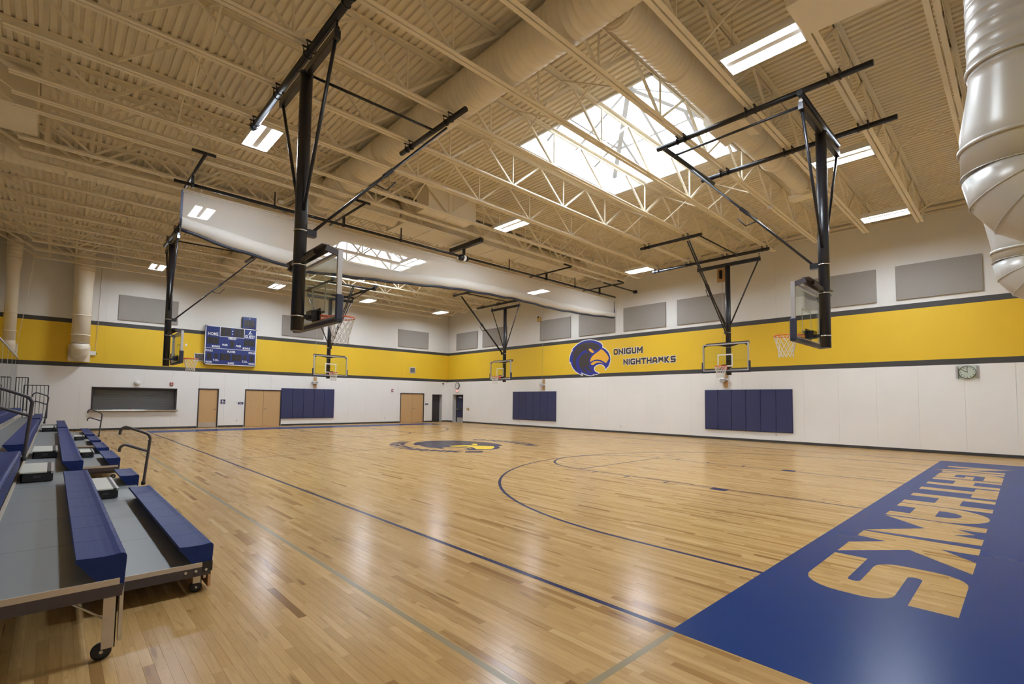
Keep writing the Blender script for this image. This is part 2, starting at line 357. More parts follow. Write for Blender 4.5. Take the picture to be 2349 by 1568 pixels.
um = MB().add([(g, 0, -.0006), (PW-g, 0, -.0006), (PW-g, 1, -.0006), (g, 1, -.0006), (g+.0005, .0005, 0), (PW-g-.0005, .0005, 0), (PW-g-.0005, .9995, 0), (g+.0005, .9995, 0), (g, 0, -.012), (PW-g, 0, -.012), (PW-g, 1, -.012), (g, 1, -.012)],
     [(4,5,6,7), (0,1,5,4), (1,2,6,5), (2,3,7,6), (3,0,4,7), (8,9,1,0), (9,10,2,1), (10,11,3,2), (11,8,0,3)])
proto = None
for i in near:
    x, a, bb = pl[i]
    if proto is None: o = proto = um.build('plank', 'maple', struct_floor)
    else: o = inst(proto, struct_floor)
    o.location = (x, a+.0001, 0); o.scale = (1, bb-a-.0002, 1); o['tone'] = float(tone[i])
far = ~is_near; q = pl[far]; n = len(q)
x0 = q[:, 0]+g; x1 = q[:, 0]+PW-g; y0 = q[:, 1]+.0001; y1 = q[:, 2]-.0001; e = .0005; zl = np.full(n, -.0006); z0 = np.zeros(n)
V = np.stack([np.stack(t, 1) for t in ((x0, y0, zl), (x1, y0, zl), (x1, y1, zl), (x0, y1, zl), (x0+e, y0+e, z0), (x1-e, y0+e, z0), (x1-e, y1-e, z0), (x0+e, y1-e, z0))], 1)
F = (np.arange(n)*8)[:, None, None]+np.array([(4,5,6,7), (0,1,5,4), (1,2,6,5), (2,3,7,6), (3,0,4,7)])[None]
me = bpy.data.meshes.new('plank_field'); me.vertices.add(n*8); me.vertices.foreach_set('co', V.astype(np.float32).ravel())
me.loops.add(n*20); me.loops.foreach_set('vertex_index', F.astype(np.int32).ravel()); me.polygons.add(n*5)
me.polygons.foreach_set('loop_start', (np.arange(n*5)*4).astype(np.int32)); me.polygons.foreach_set('use_smooth', np.zeros(n*5, bool)); me.update(calc_edges=True); me.validate()
at = me.attributes.new('tone', 'FLOAT', 'FACE'); at.data.foreach_set('value', np.repeat(tone[far], 5).astype(np.float32)); me.materials.append(MAT['maple'])
o = bpy.data.objects.new('plank_field', me); C.objects.link(o); o.parent = struct_floor; o['kind'] = 'stuff'

# ---- painted court markings (flat print on the floor)
ZP = 0.0006
def ring(cx, cy, r, a0, a1, w, n=72):
    return arc(cx, cy, r+w/2, a0, a1, n)+arc(cx, cy, r-w/2, a1, a0, n)
def rect(a, b, c, d): return [(a, c), (b, c), (b, d), (a, d)]
def mark(name, loops, m, z=ZP):
    mb = MB()
    for lp in loops:
        k = len(lp)
        if k == 4: mb.add([(x, y, z) for x, y in lp], [(0, 1, 2, 3)])
        else:
            h = k//2; mb.add([(x, y, z) for x, y in lp], [(i, i+1, k-2-i, k-1-i) for i in range(h-1)])
    return mb.build(name, m, struct_floor)
LY = 25.95; SX = 7.68; lw = .055
mark('sideline', [rect(-SX-lw, -SX, -.0, LY)], 'court_navy'); mark('sideline', [rect(SX, SX+lw, -.12, LY)], 'court_navy')
mark('center_line', [rect(-SX, SX, LY/2-.018, LY/2+.018)], 'court_charcoal')
for s, y0 in ((1, 0.0), (-1, LY)):
    Y = lambda v: y0+s*v
    mark('three_point_line', [[(x, Y(v)) for x, v in ring(0, 1.6, 6.02, 0, 180, lw)], rect(-6.05, -5.995, Y(0), Y(1.6)), rect(5.995, 6.05, Y(0), Y(1.6))], 'court_navy')
    mark('lane_line', [rect(-1.83, -1.785, Y(0), Y(5.79)), rect(1.785, 1.83, Y(0), Y(5.79)), rect(-1.83, 1.83, Y(5.745), Y(5.79))], 'court_navy', ZP+.0003)
    mark('free_throw_circle', [[(x, Y(v)) for x, v in ring(0, 5.79, 1.81, 0, 180, lw)]], 'court_navy', ZP+.0005)
    bl = []
    for t in (-1, 1):
        bl.append(rect(t*1.83, t*2.03, Y(2.13), Y(2.43)))
        for v in (3.35, 4.3, 5.2): bl.append(rect(t*1.83, t*2.03, Y(v), Y(v+.05)))
    mark('lane_block', bl, 'court_navy', ZP+.0002)
mark('outer_line', [rect(-9.02, -8.97, -1.2, LY+.4), rect(-9.0, -7.75, -.05, 0)], 'court_grey', ZP-.0004)
# block letters (unit cap height)
GL = {
 'N': (1.1, [[(0,0),(0,1.12),(.74,.45),(.74,1),(1.05,1),(1.05,.1),(1.12,-.2),(.3,.52),(.3,0)]]),
 'I': (.30, [[(0,0),(.3,0),(.3,1),(0,1)]]),
 'G': (1.1, [[(1.08,1),(.3,1)]+arc(.3,.68,.32,90,180)[1:]+arc(.3,.3,.3,180,270)+[(1.08,0),(1.08,.58),(.52,.58),(.52,.44),(.78,.44),(.78,.28),(.38,.28),(.32,.34),(.32,.66),(.38,.73),(1.08,.73)]]),
 'H': (1.1, [[(0,0),(.3,0),(.3,.36),(.8,.36),(.8,0),(1.1,0),(1.1,1),(.8,1),(.8,.64),(.3,.64),(.3,1),(0,1)]]),
 'T': (1.08, [[(.38,0),(.70,0),(.70,.7),(1.08,.7),(1.08,1),(0,1),(0,.7),(.38,.7)]]),
 'A': (1.1, [[(0,0),(.3,0),(.3,.22),(.8,.22),(.8,0),(1.1,0)]+[(.55+.55*math.cos(PI*i/20), .52+.48*math.sin(PI*i/20)) for i in range(21)], [(.32,.48),(.78,.48)]+[(.55+.23*math.cos(PI*i/14), .54+.19*math.sin(PI*i/14)) for i in range(15)]]),
 'W': (1.2, [[(.06,1),(.36,1),(.38,.75),(.56,.92),(.74,.75),(.76,1),(1.08,1),(1.2,0),(.60,.48),(.10,0)]]),
 'K': (1.13, [[(0,0),(.3,0),(.36,.27),(.68,0),(1.13,0),(.57,.5),(1.06,1),(.62,1),(.31,.72),(.29,1),(0,1)]]),
 'S': (1.1, [[(0,0),(.80,0)]+arc(.80,.30,.30,-90,0)[1:]+[(1.10,.42)]+arc(.90,.42,.20,0,90)[1:]+[(.36,.62)]+arc(.36,.67,.05,270,90)[1:]+[(1.06,.72),(1.06,1),(.28,1)]+arc(.26,.76,.24,90,180)[1:]+[(.02,.58)]+arc(.22,.56,.20,180,270)[1:]+[(.70,.36)]+arc(.72,.315,.045,90,-90)+[(0,.27)]]),
 'O': (1.0, [arc(.7,.7,.3,0,90)+arc(.3,.7,.3,90,180)+arc(.3,.3,.3,180,270)+arc(.7,.3,.3,270,360), arc(.64,.64,.10,0,90,3)+arc(.36,.64,.10,90,180,3)+arc(.36,.36,.10,180,270,3)+arc(.64,.36,.10,270,360,3)]),
 'U': (1.0, [[(0,1),(0,.3)]+arc(.3,.3,.3,180,270)[1:]+arc(.7,.3,.3,270,360)+[(1,1),(.7,1),(.7,.33),(.64,.27),(.36,.27),(.3,.33),(.3,1)]]),
 'M': (1.2, [[(0,0),(0,1),(.28,1),(.58,.62),(.9,1),(1.2,1.12),(1.2,0),(.9,0),(.9,.55),(.58,.22),(.3,.55),(.3,0)]])}
# blue baseline band, letters left as bare wood
WORD = [('N', 6.42), ('I', 5.10), ('G', 4.72), ('H', 3.42), ('T', 1.98), ('H', .55), ('A', -.78), ('W', -1.98), ('K', -3.39), ('S', -4.74)]
BW = [1.13, 1.13, 1.13, 1.17, 1.13, 1.17, 1.13, 1.12, 1.11, 1.13]
def band(name, inv):
    loops = [rect(-SX-lw, SX+.2, -1.82, 0)]
    for (ch, xs), k in zip(WORD, BW):
        w, ls = GL[ch]
        for lp in ls: loops.append([(xs-u*k, -.30-v*1.11) for u, v in lp])
    fn = (lambda x, y: (x, y, ZP+.0003)) if not inv else (lambda x, y: (-x, LY-y, ZP+.0003))
    o = fill2d(name, loops, 'court_blue', struct_floor, fn); return o
band('baseline_band', False)
o = mark('baseline_band', [rect(-SX-lw, SX+.2, LY, LY+1.82)], 'court_blue', ZP+.0003)
# centre-court emblem
HAWK = dict(
blue=[(-1.29,0.58),(-1.15,0.7),(-0.9,0.86),(-0.56,1.0),(-0.24,1.04),(0.07,1.04),(0.36,0.99),(0.64,0.89),(0.83,0.79),(0.92,0.68),(0.91,0.55),(1.12,0.45),(1.31,0.28),(1.42,0.09),(1.46,-0.11),(1.42,-0.31),(1.33,-0.49),(1.14,-0.66),(1.11,-0.55),(1.01,-0.44),(0.85,-0.37),(0.7,-0.36),(0.53,-0.4),(0.37,-0.49),(0.33,-0.6),(0.39,-0.73),(0.51,-0.81),(0.68,-0.86),(0.53,-0.91),(0.23,-0.92),(0.31,-0.96),(0.08,-0.97),(-0.14,-0.93),(-0.35,-0.87),(-0.6,-0.77),(-0.53,-0.92),(-0.78,-0.82),(-1.01,-0.69),(-1.22,-0.49),(-1.34,-0.27),(-1.38,-0.12),(-1.45,-0.17),(-1.48,-0.0),(-1.44,0.19),(-1.36,0.39),(-1.22,0.54)],
crown=[(-1.09,0.66),(-0.81,0.79),(-0.52,0.9),(-0.11,0.92),(0.23,0.88),(0.54,0.77),(0.75,0.63),(0.72,0.54),(0.56,0.44),(0.39,0.42),(0.17,0.53),(-0.03,0.57),(-0.07,0.5),(0.03,0.35),(0.17,0.29),(-0.03,0.27),(-0.19,0.41),(-0.23,0.52),(-0.52,0.43),(-0.79,0.22),(-0.97,-0.01),(-0.99,-0.25),(-0.89,-0.66),(-1.06,-0.51),(-1.18,-0.28),(-1.23,-0.05),(-1.21,0.15),(-1.06,0.34),(-1.27,0.18),(-1.24,0.38),(-1.15,0.5),(-0.92,0.62)],
cheek=[(-0.23,0.35),(-0.03,0.25),(0.21,0.26),(0.05,0.08),(-0.03,-0.14),(0.01,-0.32),(0.09,-0.43),(-0.11,-0.36),(-0.03,-0.5),(0.17,-0.73),(0.37,-0.83),(0.09,-0.76),(-0.15,-0.63),(-0.35,-0.44),(-0.31,-0.62),(-0.06,-0.85),(-0.33,-0.78),(-0.57,-0.59),(-0.74,-0.39),(-0.78,-0.15),(-0.72,0.06),(-0.54,0.24)],
beak=[(0.84,0.47),(1.0,0.38),(1.19,0.21),(1.31,0.05),(1.36,-0.08),(1.29,-0.19),(1.17,-0.33),(1.01,-0.23),(0.8,-0.13),(0.56,-0.09),(0.35,-0.11),(0.07,-0.21),(0.06,-0.13),(0.15,0.04),(0.29,0.16),(0.48,0.27),(0.68,0.37)],
mouth=[(0.1,-0.31),(0.29,-0.2),(0.51,-0.17),(0.72,-0.2),(0.89,-0.27),(1.02,-0.35),(0.76,-0.27),(0.54,-0.27),(0.39,-0.33),(0.31,-0.39),(0.17,-0.38)],
eye=[(-0.05,0.55),(0.09,0.55),(0.21,0.48),(0.37,0.32),(0.23,0.3),(0.09,0.36),(0.0,0.44)])
def grow(poly, d):
    n = len(poly); A = sum(poly[i][0]*poly[(i+1) % n][1]-poly[(i+1) % n][0]*poly[i][1] for i in range(n)); sg = 1 if A > 0 else -1; out = []
    for i in range(n):
        a, b, c = Vector(poly[i-1]), Vector(poly[i]), Vector(poly[(i+1) % n]); t1 = (b-a).normalized(); t2 = (c-b).normalized()
        n1 = Vector((t1.y, -t1.x))*sg; n2 = Vector((t2.y, -t2.x))*sg; q = n1+n2
        q = q/max(q.length_squared, .6)*2 if q.length > .1 else n1
        out.append(tuple(b+q*d))
    return out
def emblem(fn, parent, cols, zs):
    for (nm, key), cm, z in zip((('emblem_head', 'blue'), ('emblem_crown', 'crown'), ('emblem_cheek', 'cheek'), ('emblem_beak', 'beak'), ('emblem_mouth', 'mouth'), ('emblem_eye', 'eye')), cols, zs):
        if cm: fill2d(nm, [HAWK[key]], cm, parent, lambda x, y, z=z: fn(x, y, z))
k = 1.42
emblem(lambda x, y, z: (-.32+y*k, 12.75-x*k, ZP+z), struct_floor, ('court_navy', 'court_charcoal', 'court_charcoal', 'court_yellow', 'court_yellow', 'court_yellow'), (.001, .0016, .0016, .0016, .0016, .0018))
def arcword(name, body, R, cx, cy, h, a_mid, flip, m):
    adv = [GL[c][0]*h+.16*h for c in body]; tot = sum(adv); pos = -tot/2
    for c, a in zip(body, adv):
        mid = (pos+a/2)/R; pos += a; w = GL[c][0]
        def fn(x, y, mid=mid, w=w):
            lx = (x-w/2)*h; ly = y*h
            if flip: ang = mid; X = cx-(R-ly)*math.cos(ang); px = lx*math.cos(ang); return (X+lx*math.sin(ang), cy-((R-ly)*math.sin(ang)+px), ZP+.001)
            ang = mid; return (cx+(R+ly)*math.cos(ang)-lx*math.sin(ang), cy-((R+ly)*math.sin(ang)+lx*math.cos(ang)), ZP+.001)
        fill2d(name, GL[c][1], m, struct_floor, fn)
arcword('court_lettering', 'ONIGUM', 3.0, -1.15, 12.6, .52, 0, False, 'court_navy')
arcword('court_lettering', 'NIGHTHAWKS', 3.1, .45, 12.7, .52, 0, True, 'court_navy')

# ---- ceiling deck (corrugated) and roof slab, open at the skylights
P_ = .1524
def deck(mb, xa, xb, ya, yb):
    n = max(1, round((xb-xa)/P_)); p = (xb-xa)/n; pts = []
    for i in range(n):
        x = xa+i*p; pts += [(x, 8.602), (x+p*.55, 8.602), (x+p*.63, 8.642), (x+p*.92, 8.642)]
    pts.append((xb, 8.602)); k = len(pts)
    mb.add([(x, ya, z) for x, z in pts]+[(x, yb, z) for x, z in pts], [(i, i+1, k+i+1, k+i) for i in range(k-1)])
mb = MB(); deck(mb, XL, -2.2, YF, YB); deck(mb, 2.2, XR, YF, YB)
ys = [YF, SKY[0][2], SKY[0][3], SKY[1][2], SKY[1][3], YB]
for i in (0, 2, 4): deck(mb, -2.2, 2.2, ys[i], ys[i+1])
ceiling = struct(mb.build('ceiling', 'cream_deck'))
mb = MB(); mb.box(XL-.5, -2.2, YF-.5, YB+.5, 8.70, 8.86); mb.box(2.2, XR+.5, YF-.5, YB+.5, 8.70, 8.86)
for a, b_ in ((YF-.5, ys[1]), (ys[2], ys[3]), (ys[4], YB+.5)): mb.box(-2.2, 2.2, a, b_, 8.70, 8.86)
mb.build('roof_slab', 'slab', ceiling)

# ---- skylights
for si, (xa, xb, ya, yb) in enumerate(SKY):
    sk = thing('skylight', ('large pyramid skylight of white panes above the near half of the court', 'pyramid skylight beyond the raised curtain, over the far half of the court')[si], 'skylight', ((xa+xb)/2, (ya+yb)/2, 8.56))
    hx, hy = (xb-xa)/2, (yb-ya)/2
    m = MB()
    m.box(-hx-.02, -hx+.03, -hy, hy, .0, .62); m.box(hx-.03, hx+.02, -hy, hy, .0, .62); m.box(-hx-.02, hx+.02, -hy-.02, -hy+.03, .0, .62); m.box(-hx-.02, hx+.02, hy-.03, hy+.02, .0, .62)
    m.build('curb', 'paint_white', sk)
    zb_, za = .60, 1.75
    for side in range(4):
        for k in range(4):
            u0_, u1_ = -1+k*.5, -.5+k*.5
            def pt(u, t):         # u along eave, t up the slope
                x, y = (u*hx, -hy*(1-t)) if side in (0, 2) else (hx*(1-t), u*hy)
                if side == 2: x, y = -x, -y
                if side == 3: x, y = -x, -y
                return (x, y, zb_+(za-zb_)*t)
            q = [pt(u0_, 0), pt(u1_, 0)]; t1, t0 = 1-abs(u1_), 1-abs(u0_)
            if t1 > 0: q.append(pt(u1_, t1))
            if t0 > 0: q.append(pt(u0_, t0))
            MB().add(q, [tuple(range(len(q)))]).build('pane', 'sky_pane', sk)
            if k: MB().bar(pt(u0_, 0), pt(u0_, t0), .075, .08).build('glazing_bar', 'acoustic', sk)
        MB().bar(pt(-.62, .36), pt(.62, .36), .05, .06).build('glazing_bar', 'acoustic', sk)
        MB().bar(pt(-1, 0), pt(0, 1), .14, .12).build('hip_bar', 'acoustic', sk)

# ---- roof joists
j0 = thing('roof_joist', '', 'roof joist', (0, JY[0], 0), 0, 'cream open-web joists across the ceiling')
def chord(za, zb, xa, xb, flip):
    m = MB()
    for s in (-1, 1):
        a, b_ = (.014*s, .094*s) if s > 0 else (.094*s, .014*s)
        zf = (za, za+.009) if not flip else (zb-.009, zb)
        m.box(xa, xb, a, b_, *zf); m.box(xa, xb, *((.014*s, .022*s) if s > 0 else (.022*s, .014*s)), za+.009 if not flip else za, zb if not flip else zb-.009)
    return m
chord(ZC, ZC+.08, -11.83, 9.1, False).build('bottom_chord', 'cream_paint', j0)
chord(8.52, 8.60, XL+.05, XR-.03, True).build('top_chord', 'cream_paint', j0)
wd1 = MB().bar((0, 0, ZC+.03), (1.065, 0, 8.56), .05, .05).build('web_member', 'cream_paint', j0)
wd2 = MB().bar((0, 0, ZC+.03), (-1.065, 0, 8.56), .05, .05).build('web_member', 'cream_paint', j0)
wv = MB().bar((0, 0, ZC+.03), (0, 0, 8.56), .034, .034, (1, 0, 0)).build('web_member', 'cream_paint', j0)
for i, k in enumerate(range(-5, 5)):
    x = .12+2.13*k
    for w in (wd1, wd2, wv):
        if i == 0: w.location = (x, 0, 0)
        else: inst(w, j0, (x, 0, 0))
MB().bar((-11.35, 0, ZC+.03), (-11.35, 0, 8.56), .085, .085, (1, 0, 0)).build('web_member', 'cream_paint', j0)
MB().bar((-11.75, 0, ZC+.05), (XL+.1, 0, 8.56), .06, .06).build('web_member', 'cream_paint', j0)
MB().bar((8.98, 0, ZC+.05), (XR-.12, 0, 8.56), .06, .06).build('web_member', 'cream_paint', j0)
for i, y in enumerate(JY):
    o = j0 if i == 0 else dup(j0, (0, y, 0))
    if i < 11: o['label'] = 'cream open-web roof joist before the curtain, %s from the camera end' % ORD[i]
    else: o['label'] = 'cream open-web roof joist past the curtain, %s from the back wall' % ORD[21-i]
# diagonal bridging between neighbouring joists
for bx_, nm, skip in ((-9.3, 'nearest the bleachers', (15.87, 12.65)), (-3.4, 'beside the long round duct', (-1.02, 1.9, 12.65)), (3.35, 'right of the skylights', (1.9, 12.65)), (8.2, 'nearest the emblem wall', (12.65,))):
    br = thing('joist_bridging', 'row of thin crossed braces between the roof joists, %s' % nm, 'brace', (bx_, 0, 8.1))
    p1 = p2 = None
    for a, b_ in zip(JY[:-1], JY[1:]):
        L = b_-a
        if L < 1.4 or a in skip: continue
        if p1 is None:
            p1 = MB().bar((0, 0, -.44), (0, 1, .44), .028, .028).build('brace', 'cream_paint', br); p2 = MB().bar((.03, 0, .44), (.03, 1, -.44), .028, .028).build('brace', 'cream_paint', br)
            q1, q2 = p1, p2
        else: q1, q2 = inst(p1, br), inst(p2, br)
        for q_ in (q1, q2): q_.location = (0, a, 0); q_.scale = (1, L, 1)

# ================================================================== LAMPS
l0 = None
ROWS = [(1.12, (-7.8, -2.65, 2.5, 7.6), 'row nearest the camera end'), (10.3, (-7.8, -.05, 7.8), 'row just before the curtain'),
        (16.7, (-7.8, -.05, 7.75), 'row just past the curtain'), (26.05, (-7.8, -2.7, 2.45, 7.7), 'row nearest the back wall')]
for ly, xs, rn in ROWS:
    for k, lx in enumerate(xs):
        place = ('over the bleacher side', 'second from the bleacher side', 'third from the bleacher side', 'nearest the emblem wall')[k] if len(xs) == 4 else ('over the bleacher side', 'in the middle', 'nearest the emblem wall')[k]
        lab = 'twin-tube high-bay light, %s, %s' % (rn, place)
        if l0 is None:
            l0 = thing('ceiling_light', lab, 'light', (lx, ly, ZC), 0, 'high-bay lights under the roof')
            m = MB(); m.box(-.27, .27, -.61, .61, .05, .10); m.box(-.275, -.265, -.61, .61, -.035, .05); m.box(.265, .275, -.61, .61, -.035, .05); m.box(-.27, .27, -.61, -.598, -.035, .05); m.box(-.27, .27, .598, .61, -.035, .05); m.box(-.06, .06, -.6, .6, .0, .05)
            m.build('housing', 'paint_white', l0)
            tb = MB().bbox(-.238, -.066, -.585, .585, .012, .046, .008).build('lamp_tube', 'lamp_glow', l0); inst(tb, l0, (.304, 0, 0))
            h = MB().tube((0, .5, .10), (0, .5, .9), .004, 6).build('hanger_wire', 'galvanised', l0); inst(h, l0, (0, -1.0, 0))
        else: dup(l0, (lx, ly, ZC), None, lab)

# ================================================================== DUCTS
def ribbed(r, L, step=.16, flange=1.9, f=.022):
    pr = [(r, 0)]; h = step
    nf = flange
    while h < L-.02:
        if h >= nf: pr += [(r, h-.03), (r+f, h-.028), (r+f, h+.028), (r, h+.03)]; nf += flange
        else: pr += [(r, h-.006), (r+.006, h), (r, h+.006)]
        h += step
    return pr+[(r, L)]
d = thing('main_duct', 'large round cream spiral duct running along the roof from the camera end to the curtain', 'duct', (-5.0, YF+.01, 8.11))
MB().lathe(ribbed(.40, 13.05-YF, .15, 2.05), (0, 0, 0), (0, 1, 0), 36).build('spiral_tube', 'duct_paint', d)
d = thing('main_duct', 'round cream spiral duct under the far half of the roof, past the curtain', 'duct', (-5.0, 13.94, 8.11))
MB().lathe(ribbed(.40, 12.4, .15, 2.05), (0, 0, 0), (0, 1, 0), 32).build('spiral_tube', 'duct_paint', d)
d = thing('branch_duct', 'round cream branch duct leaving the main duct towards the emblem wall, narrowing', 'duct', (-4.62, 2.67, 8.11))
MB().lathe([(.315, -.03)]+ribbed(.315, 6.9, .13, 1.9), (0, 0, 0), (1, 0, 0), 32).build('spiral_tube', 'duct_paint', d)
MB().lathe([(.36, .0), (.36, .04), (.33, .08), (.315, .09)], (0, 0, 0), (1, 0, 0), 32).build('saddle_collar', 'duct_paint', d)
MB().lathe([(.315, 6.9), (.33, 6.92), (.33, 7.05), (.235, 7.35)], (0, 0, 0), (1, 0, 0), 32).build('reducer', 'duct_paint', d)
MB().lathe(ribbed(.235, 2.0, .13, 5), (7.35, 0, 0), (1, 0, 0), 28).build('spiral_tube', 'duct_paint', d)
m = MB()
for s in (-1, 1): m.prism([(.05, -.22), (.40, -.30), (.55, -.05), (.55, .10), (.05, .2)], lambda u, v, a, s=s: (a, s*u, v), 4.15, 5.0)
m.build('air_register', 'duct_paint', d)
m = MB(); m.prism([(-.24, -.2), (.24, -.2), (.30, .22), (-.30, .22)], lambda u, v, a: (a, u, v), 9.2, 9.75); m.box(9.3, 9.7, -.36, .36, -.3, -.2)
m.build('end_register', 'duct_paint', d)
d = thing('cross_duct', 'wide cream duct crossing the hall beside the rolled curtain, flat trunk between spiral tubes', 'duct', (0, 13.5, 8.10))
t = MB().lathe(ribbed(.43, 2.75, .16, 9), (-5.45, 0, 0), (1, 0, 0), 32).build('spiral_tube', 'duct_paint', d)
MB().lathe(ribbed(.43, 4.5, .16, 9), (3.0, 0, 0), (1, 0, 0), 32).build('spiral_tube', 'duct_paint', d)
m = MB(); m.bbox(-2.65, 2.95, -.70, .66, -.40, .42, .06); m.build('trunk', 'duct_paint', d)
m = MB()
for x in (-2.62, -1.55, 0, 1.5, 2.9): m.box(x-.02, x+.02, -.72, .68, -.42, .43)
m.build('flange', 'duct_paint', d)
d = thing('rectangular_duct', 'flat-sided cream duct drop tucked between roof joists ahead of the curtain', 'duct', (-1.8, 11.58, 8.1))
MB().bbox(-.95, .95, -.36, .36, -.38, .46, .01).build('duct_body', 'duct_paint', d); MB().box(-.02, .02, -.375, .375, -.395, .46).build('flange', 'duct_paint', d)
d = thing('rectangular_duct', 'boxy dark-shaded duct at the roof over the bleachers, top left', 'duct', (-12.35, 13.5, 8.1))
MB().bbox(-.85, .85, -.75, .8, -.40, .46, .01).build('duct_body', 'duct_paint', d)
d = thing('rectangular_duct', 'flat-bottomed duct box hanging over the near roof joists, top right beside the nearest light', 'duct', (-3.05, -.35, 7.7))
m = MB(); m.prism([(-.42, .84), (.40, .80), (.52, -.7), (-.5, -.7)], lambda u, v, a: (u, v, a), -.22, .8); m.build('duct_body', 'duct_paint', d)
d = thing('side_duct', 'round cream duct across the roof from the bleacher wall, past the curtain', 'duct', (-12.9, 16.65, 8.1))
MB().lathe(ribbed(.36, 7.48, .15, 1.9), (0, 0, 0), (1, 0, 0), 28).build('spiral_tube', 'duct_paint', d)
def bend(c0, axis2, R, r, n=28, segs=4, dirz=-1):   # vertical pipe end turning towards axis2, mitred
    a2 = Vector(axis2); pts = []
    for i in range(segs+1):
        t = PI/2*i/segs; pts.append(Vector(c0)+a2*(R*(1-math.cos(t)))+Vector((0, 0, dirz))*R*math.sin(t))
    pts[0] = pts[0]+Vector((0, 0, .02)); pts.append(pts[-1]+a2*.12)
    m = MB().path(pts, r, n); m.sm = [False if i < 0 else s for i, s in enumerate(m.sm)]; return m
def seam_rings(c0, axis2, R, r, segs=4):
    a2 = Vector(axis2); m = MB()
    for i in range(segs+1):
        t = PI/2*i/segs; c = Vector(c0)+a2*(R*(1-math.cos(t)))+Vector((0, 0, -1))*R*math.sin(t); ax = a2*math.sin(t)+Vector((0, 0, -1))*math.cos(t)
        m.lathe([(r, -.006), (r+.009, -.004), (r+.009, .004), (r, .006)], c, ax, 28, True)
    return m
def drop(name_label, x, y, r, rtop, zcone, zel, R, ax2, m_, lean=0.0, loc_name='vertical_duct', rings=(.12, .9)):
    d = thing(loc_name, name_label, 'duct', (x, y, zel))
    pr = [(rtop, 8.60-zel)]; z = 8.52-zel-.16
    while z > zcone[1]-zel+.05: pr += [(rtop, z+.006), (rtop+.006, z), (rtop, z-.006)]; z -= .16
    pr += [(rtop, zcone[1]-zel), (r, zcone[0]-zel), (r, 0)]
    MB().lathe(pr, (0, 0, 0), (0, 0, 1), 36).build('riser', m_, d)
    for k in rings:
        q = rtop if k > zcone[1]-zel else r
        MB().lathe([(q, -.022), (q+.025, -.018), (q+.025, .018), (q, .022)], (0, 0, k), (0, 0, 1), 36, True).build('clamp_band', m_, d)
    bend((0, 0, 0), ax2, R, r).build('elbow', m_, d); seam_rings((0, 0, 0), ax2, R, r).build('elbow_seam', m_, d)
    e = Vector(ax2)*(R+.13)+Vector((0, 0, -R)); a = Vector(ax2)
    MB().bar(e, e+a*.02, 2*r+.12, 2*r+.12).build('mouth_flange', m_, d)
    return d
drop('tall round duct dropping down the back wall, thicker and right of its twin', -10.18, 28.62, .325, .36, (6.75, 7.25), 4.05, .42, (0, 1, 0), 'duct_paint', rings=(.38, 1.28))
drop('tall thin round duct dropping down the back wall in the left corner', -12.44, 28.75, .205, .25, (7.0, 7.4), 4.0, .36, (0, 1, 0), 'duct_paint', rings=(.4, 1.2))
drop('big shiny grey duct nearest the camera at the right edge, ending in a segmented elbow', -3.6, -1.83, .455, .365, (4.66, 5.22), 4.18, .46, (0, -1, 0), 'duct_grey', rings=(.30, 1.2))
drop('grey duct with segmented elbow at the right edge, behind the big shiny one', .3, -1.86, .37, .47, (4.28, 4.86), 4.02, .44, (0, -1, 0), 'duct_grey', rings=(.16, .95))

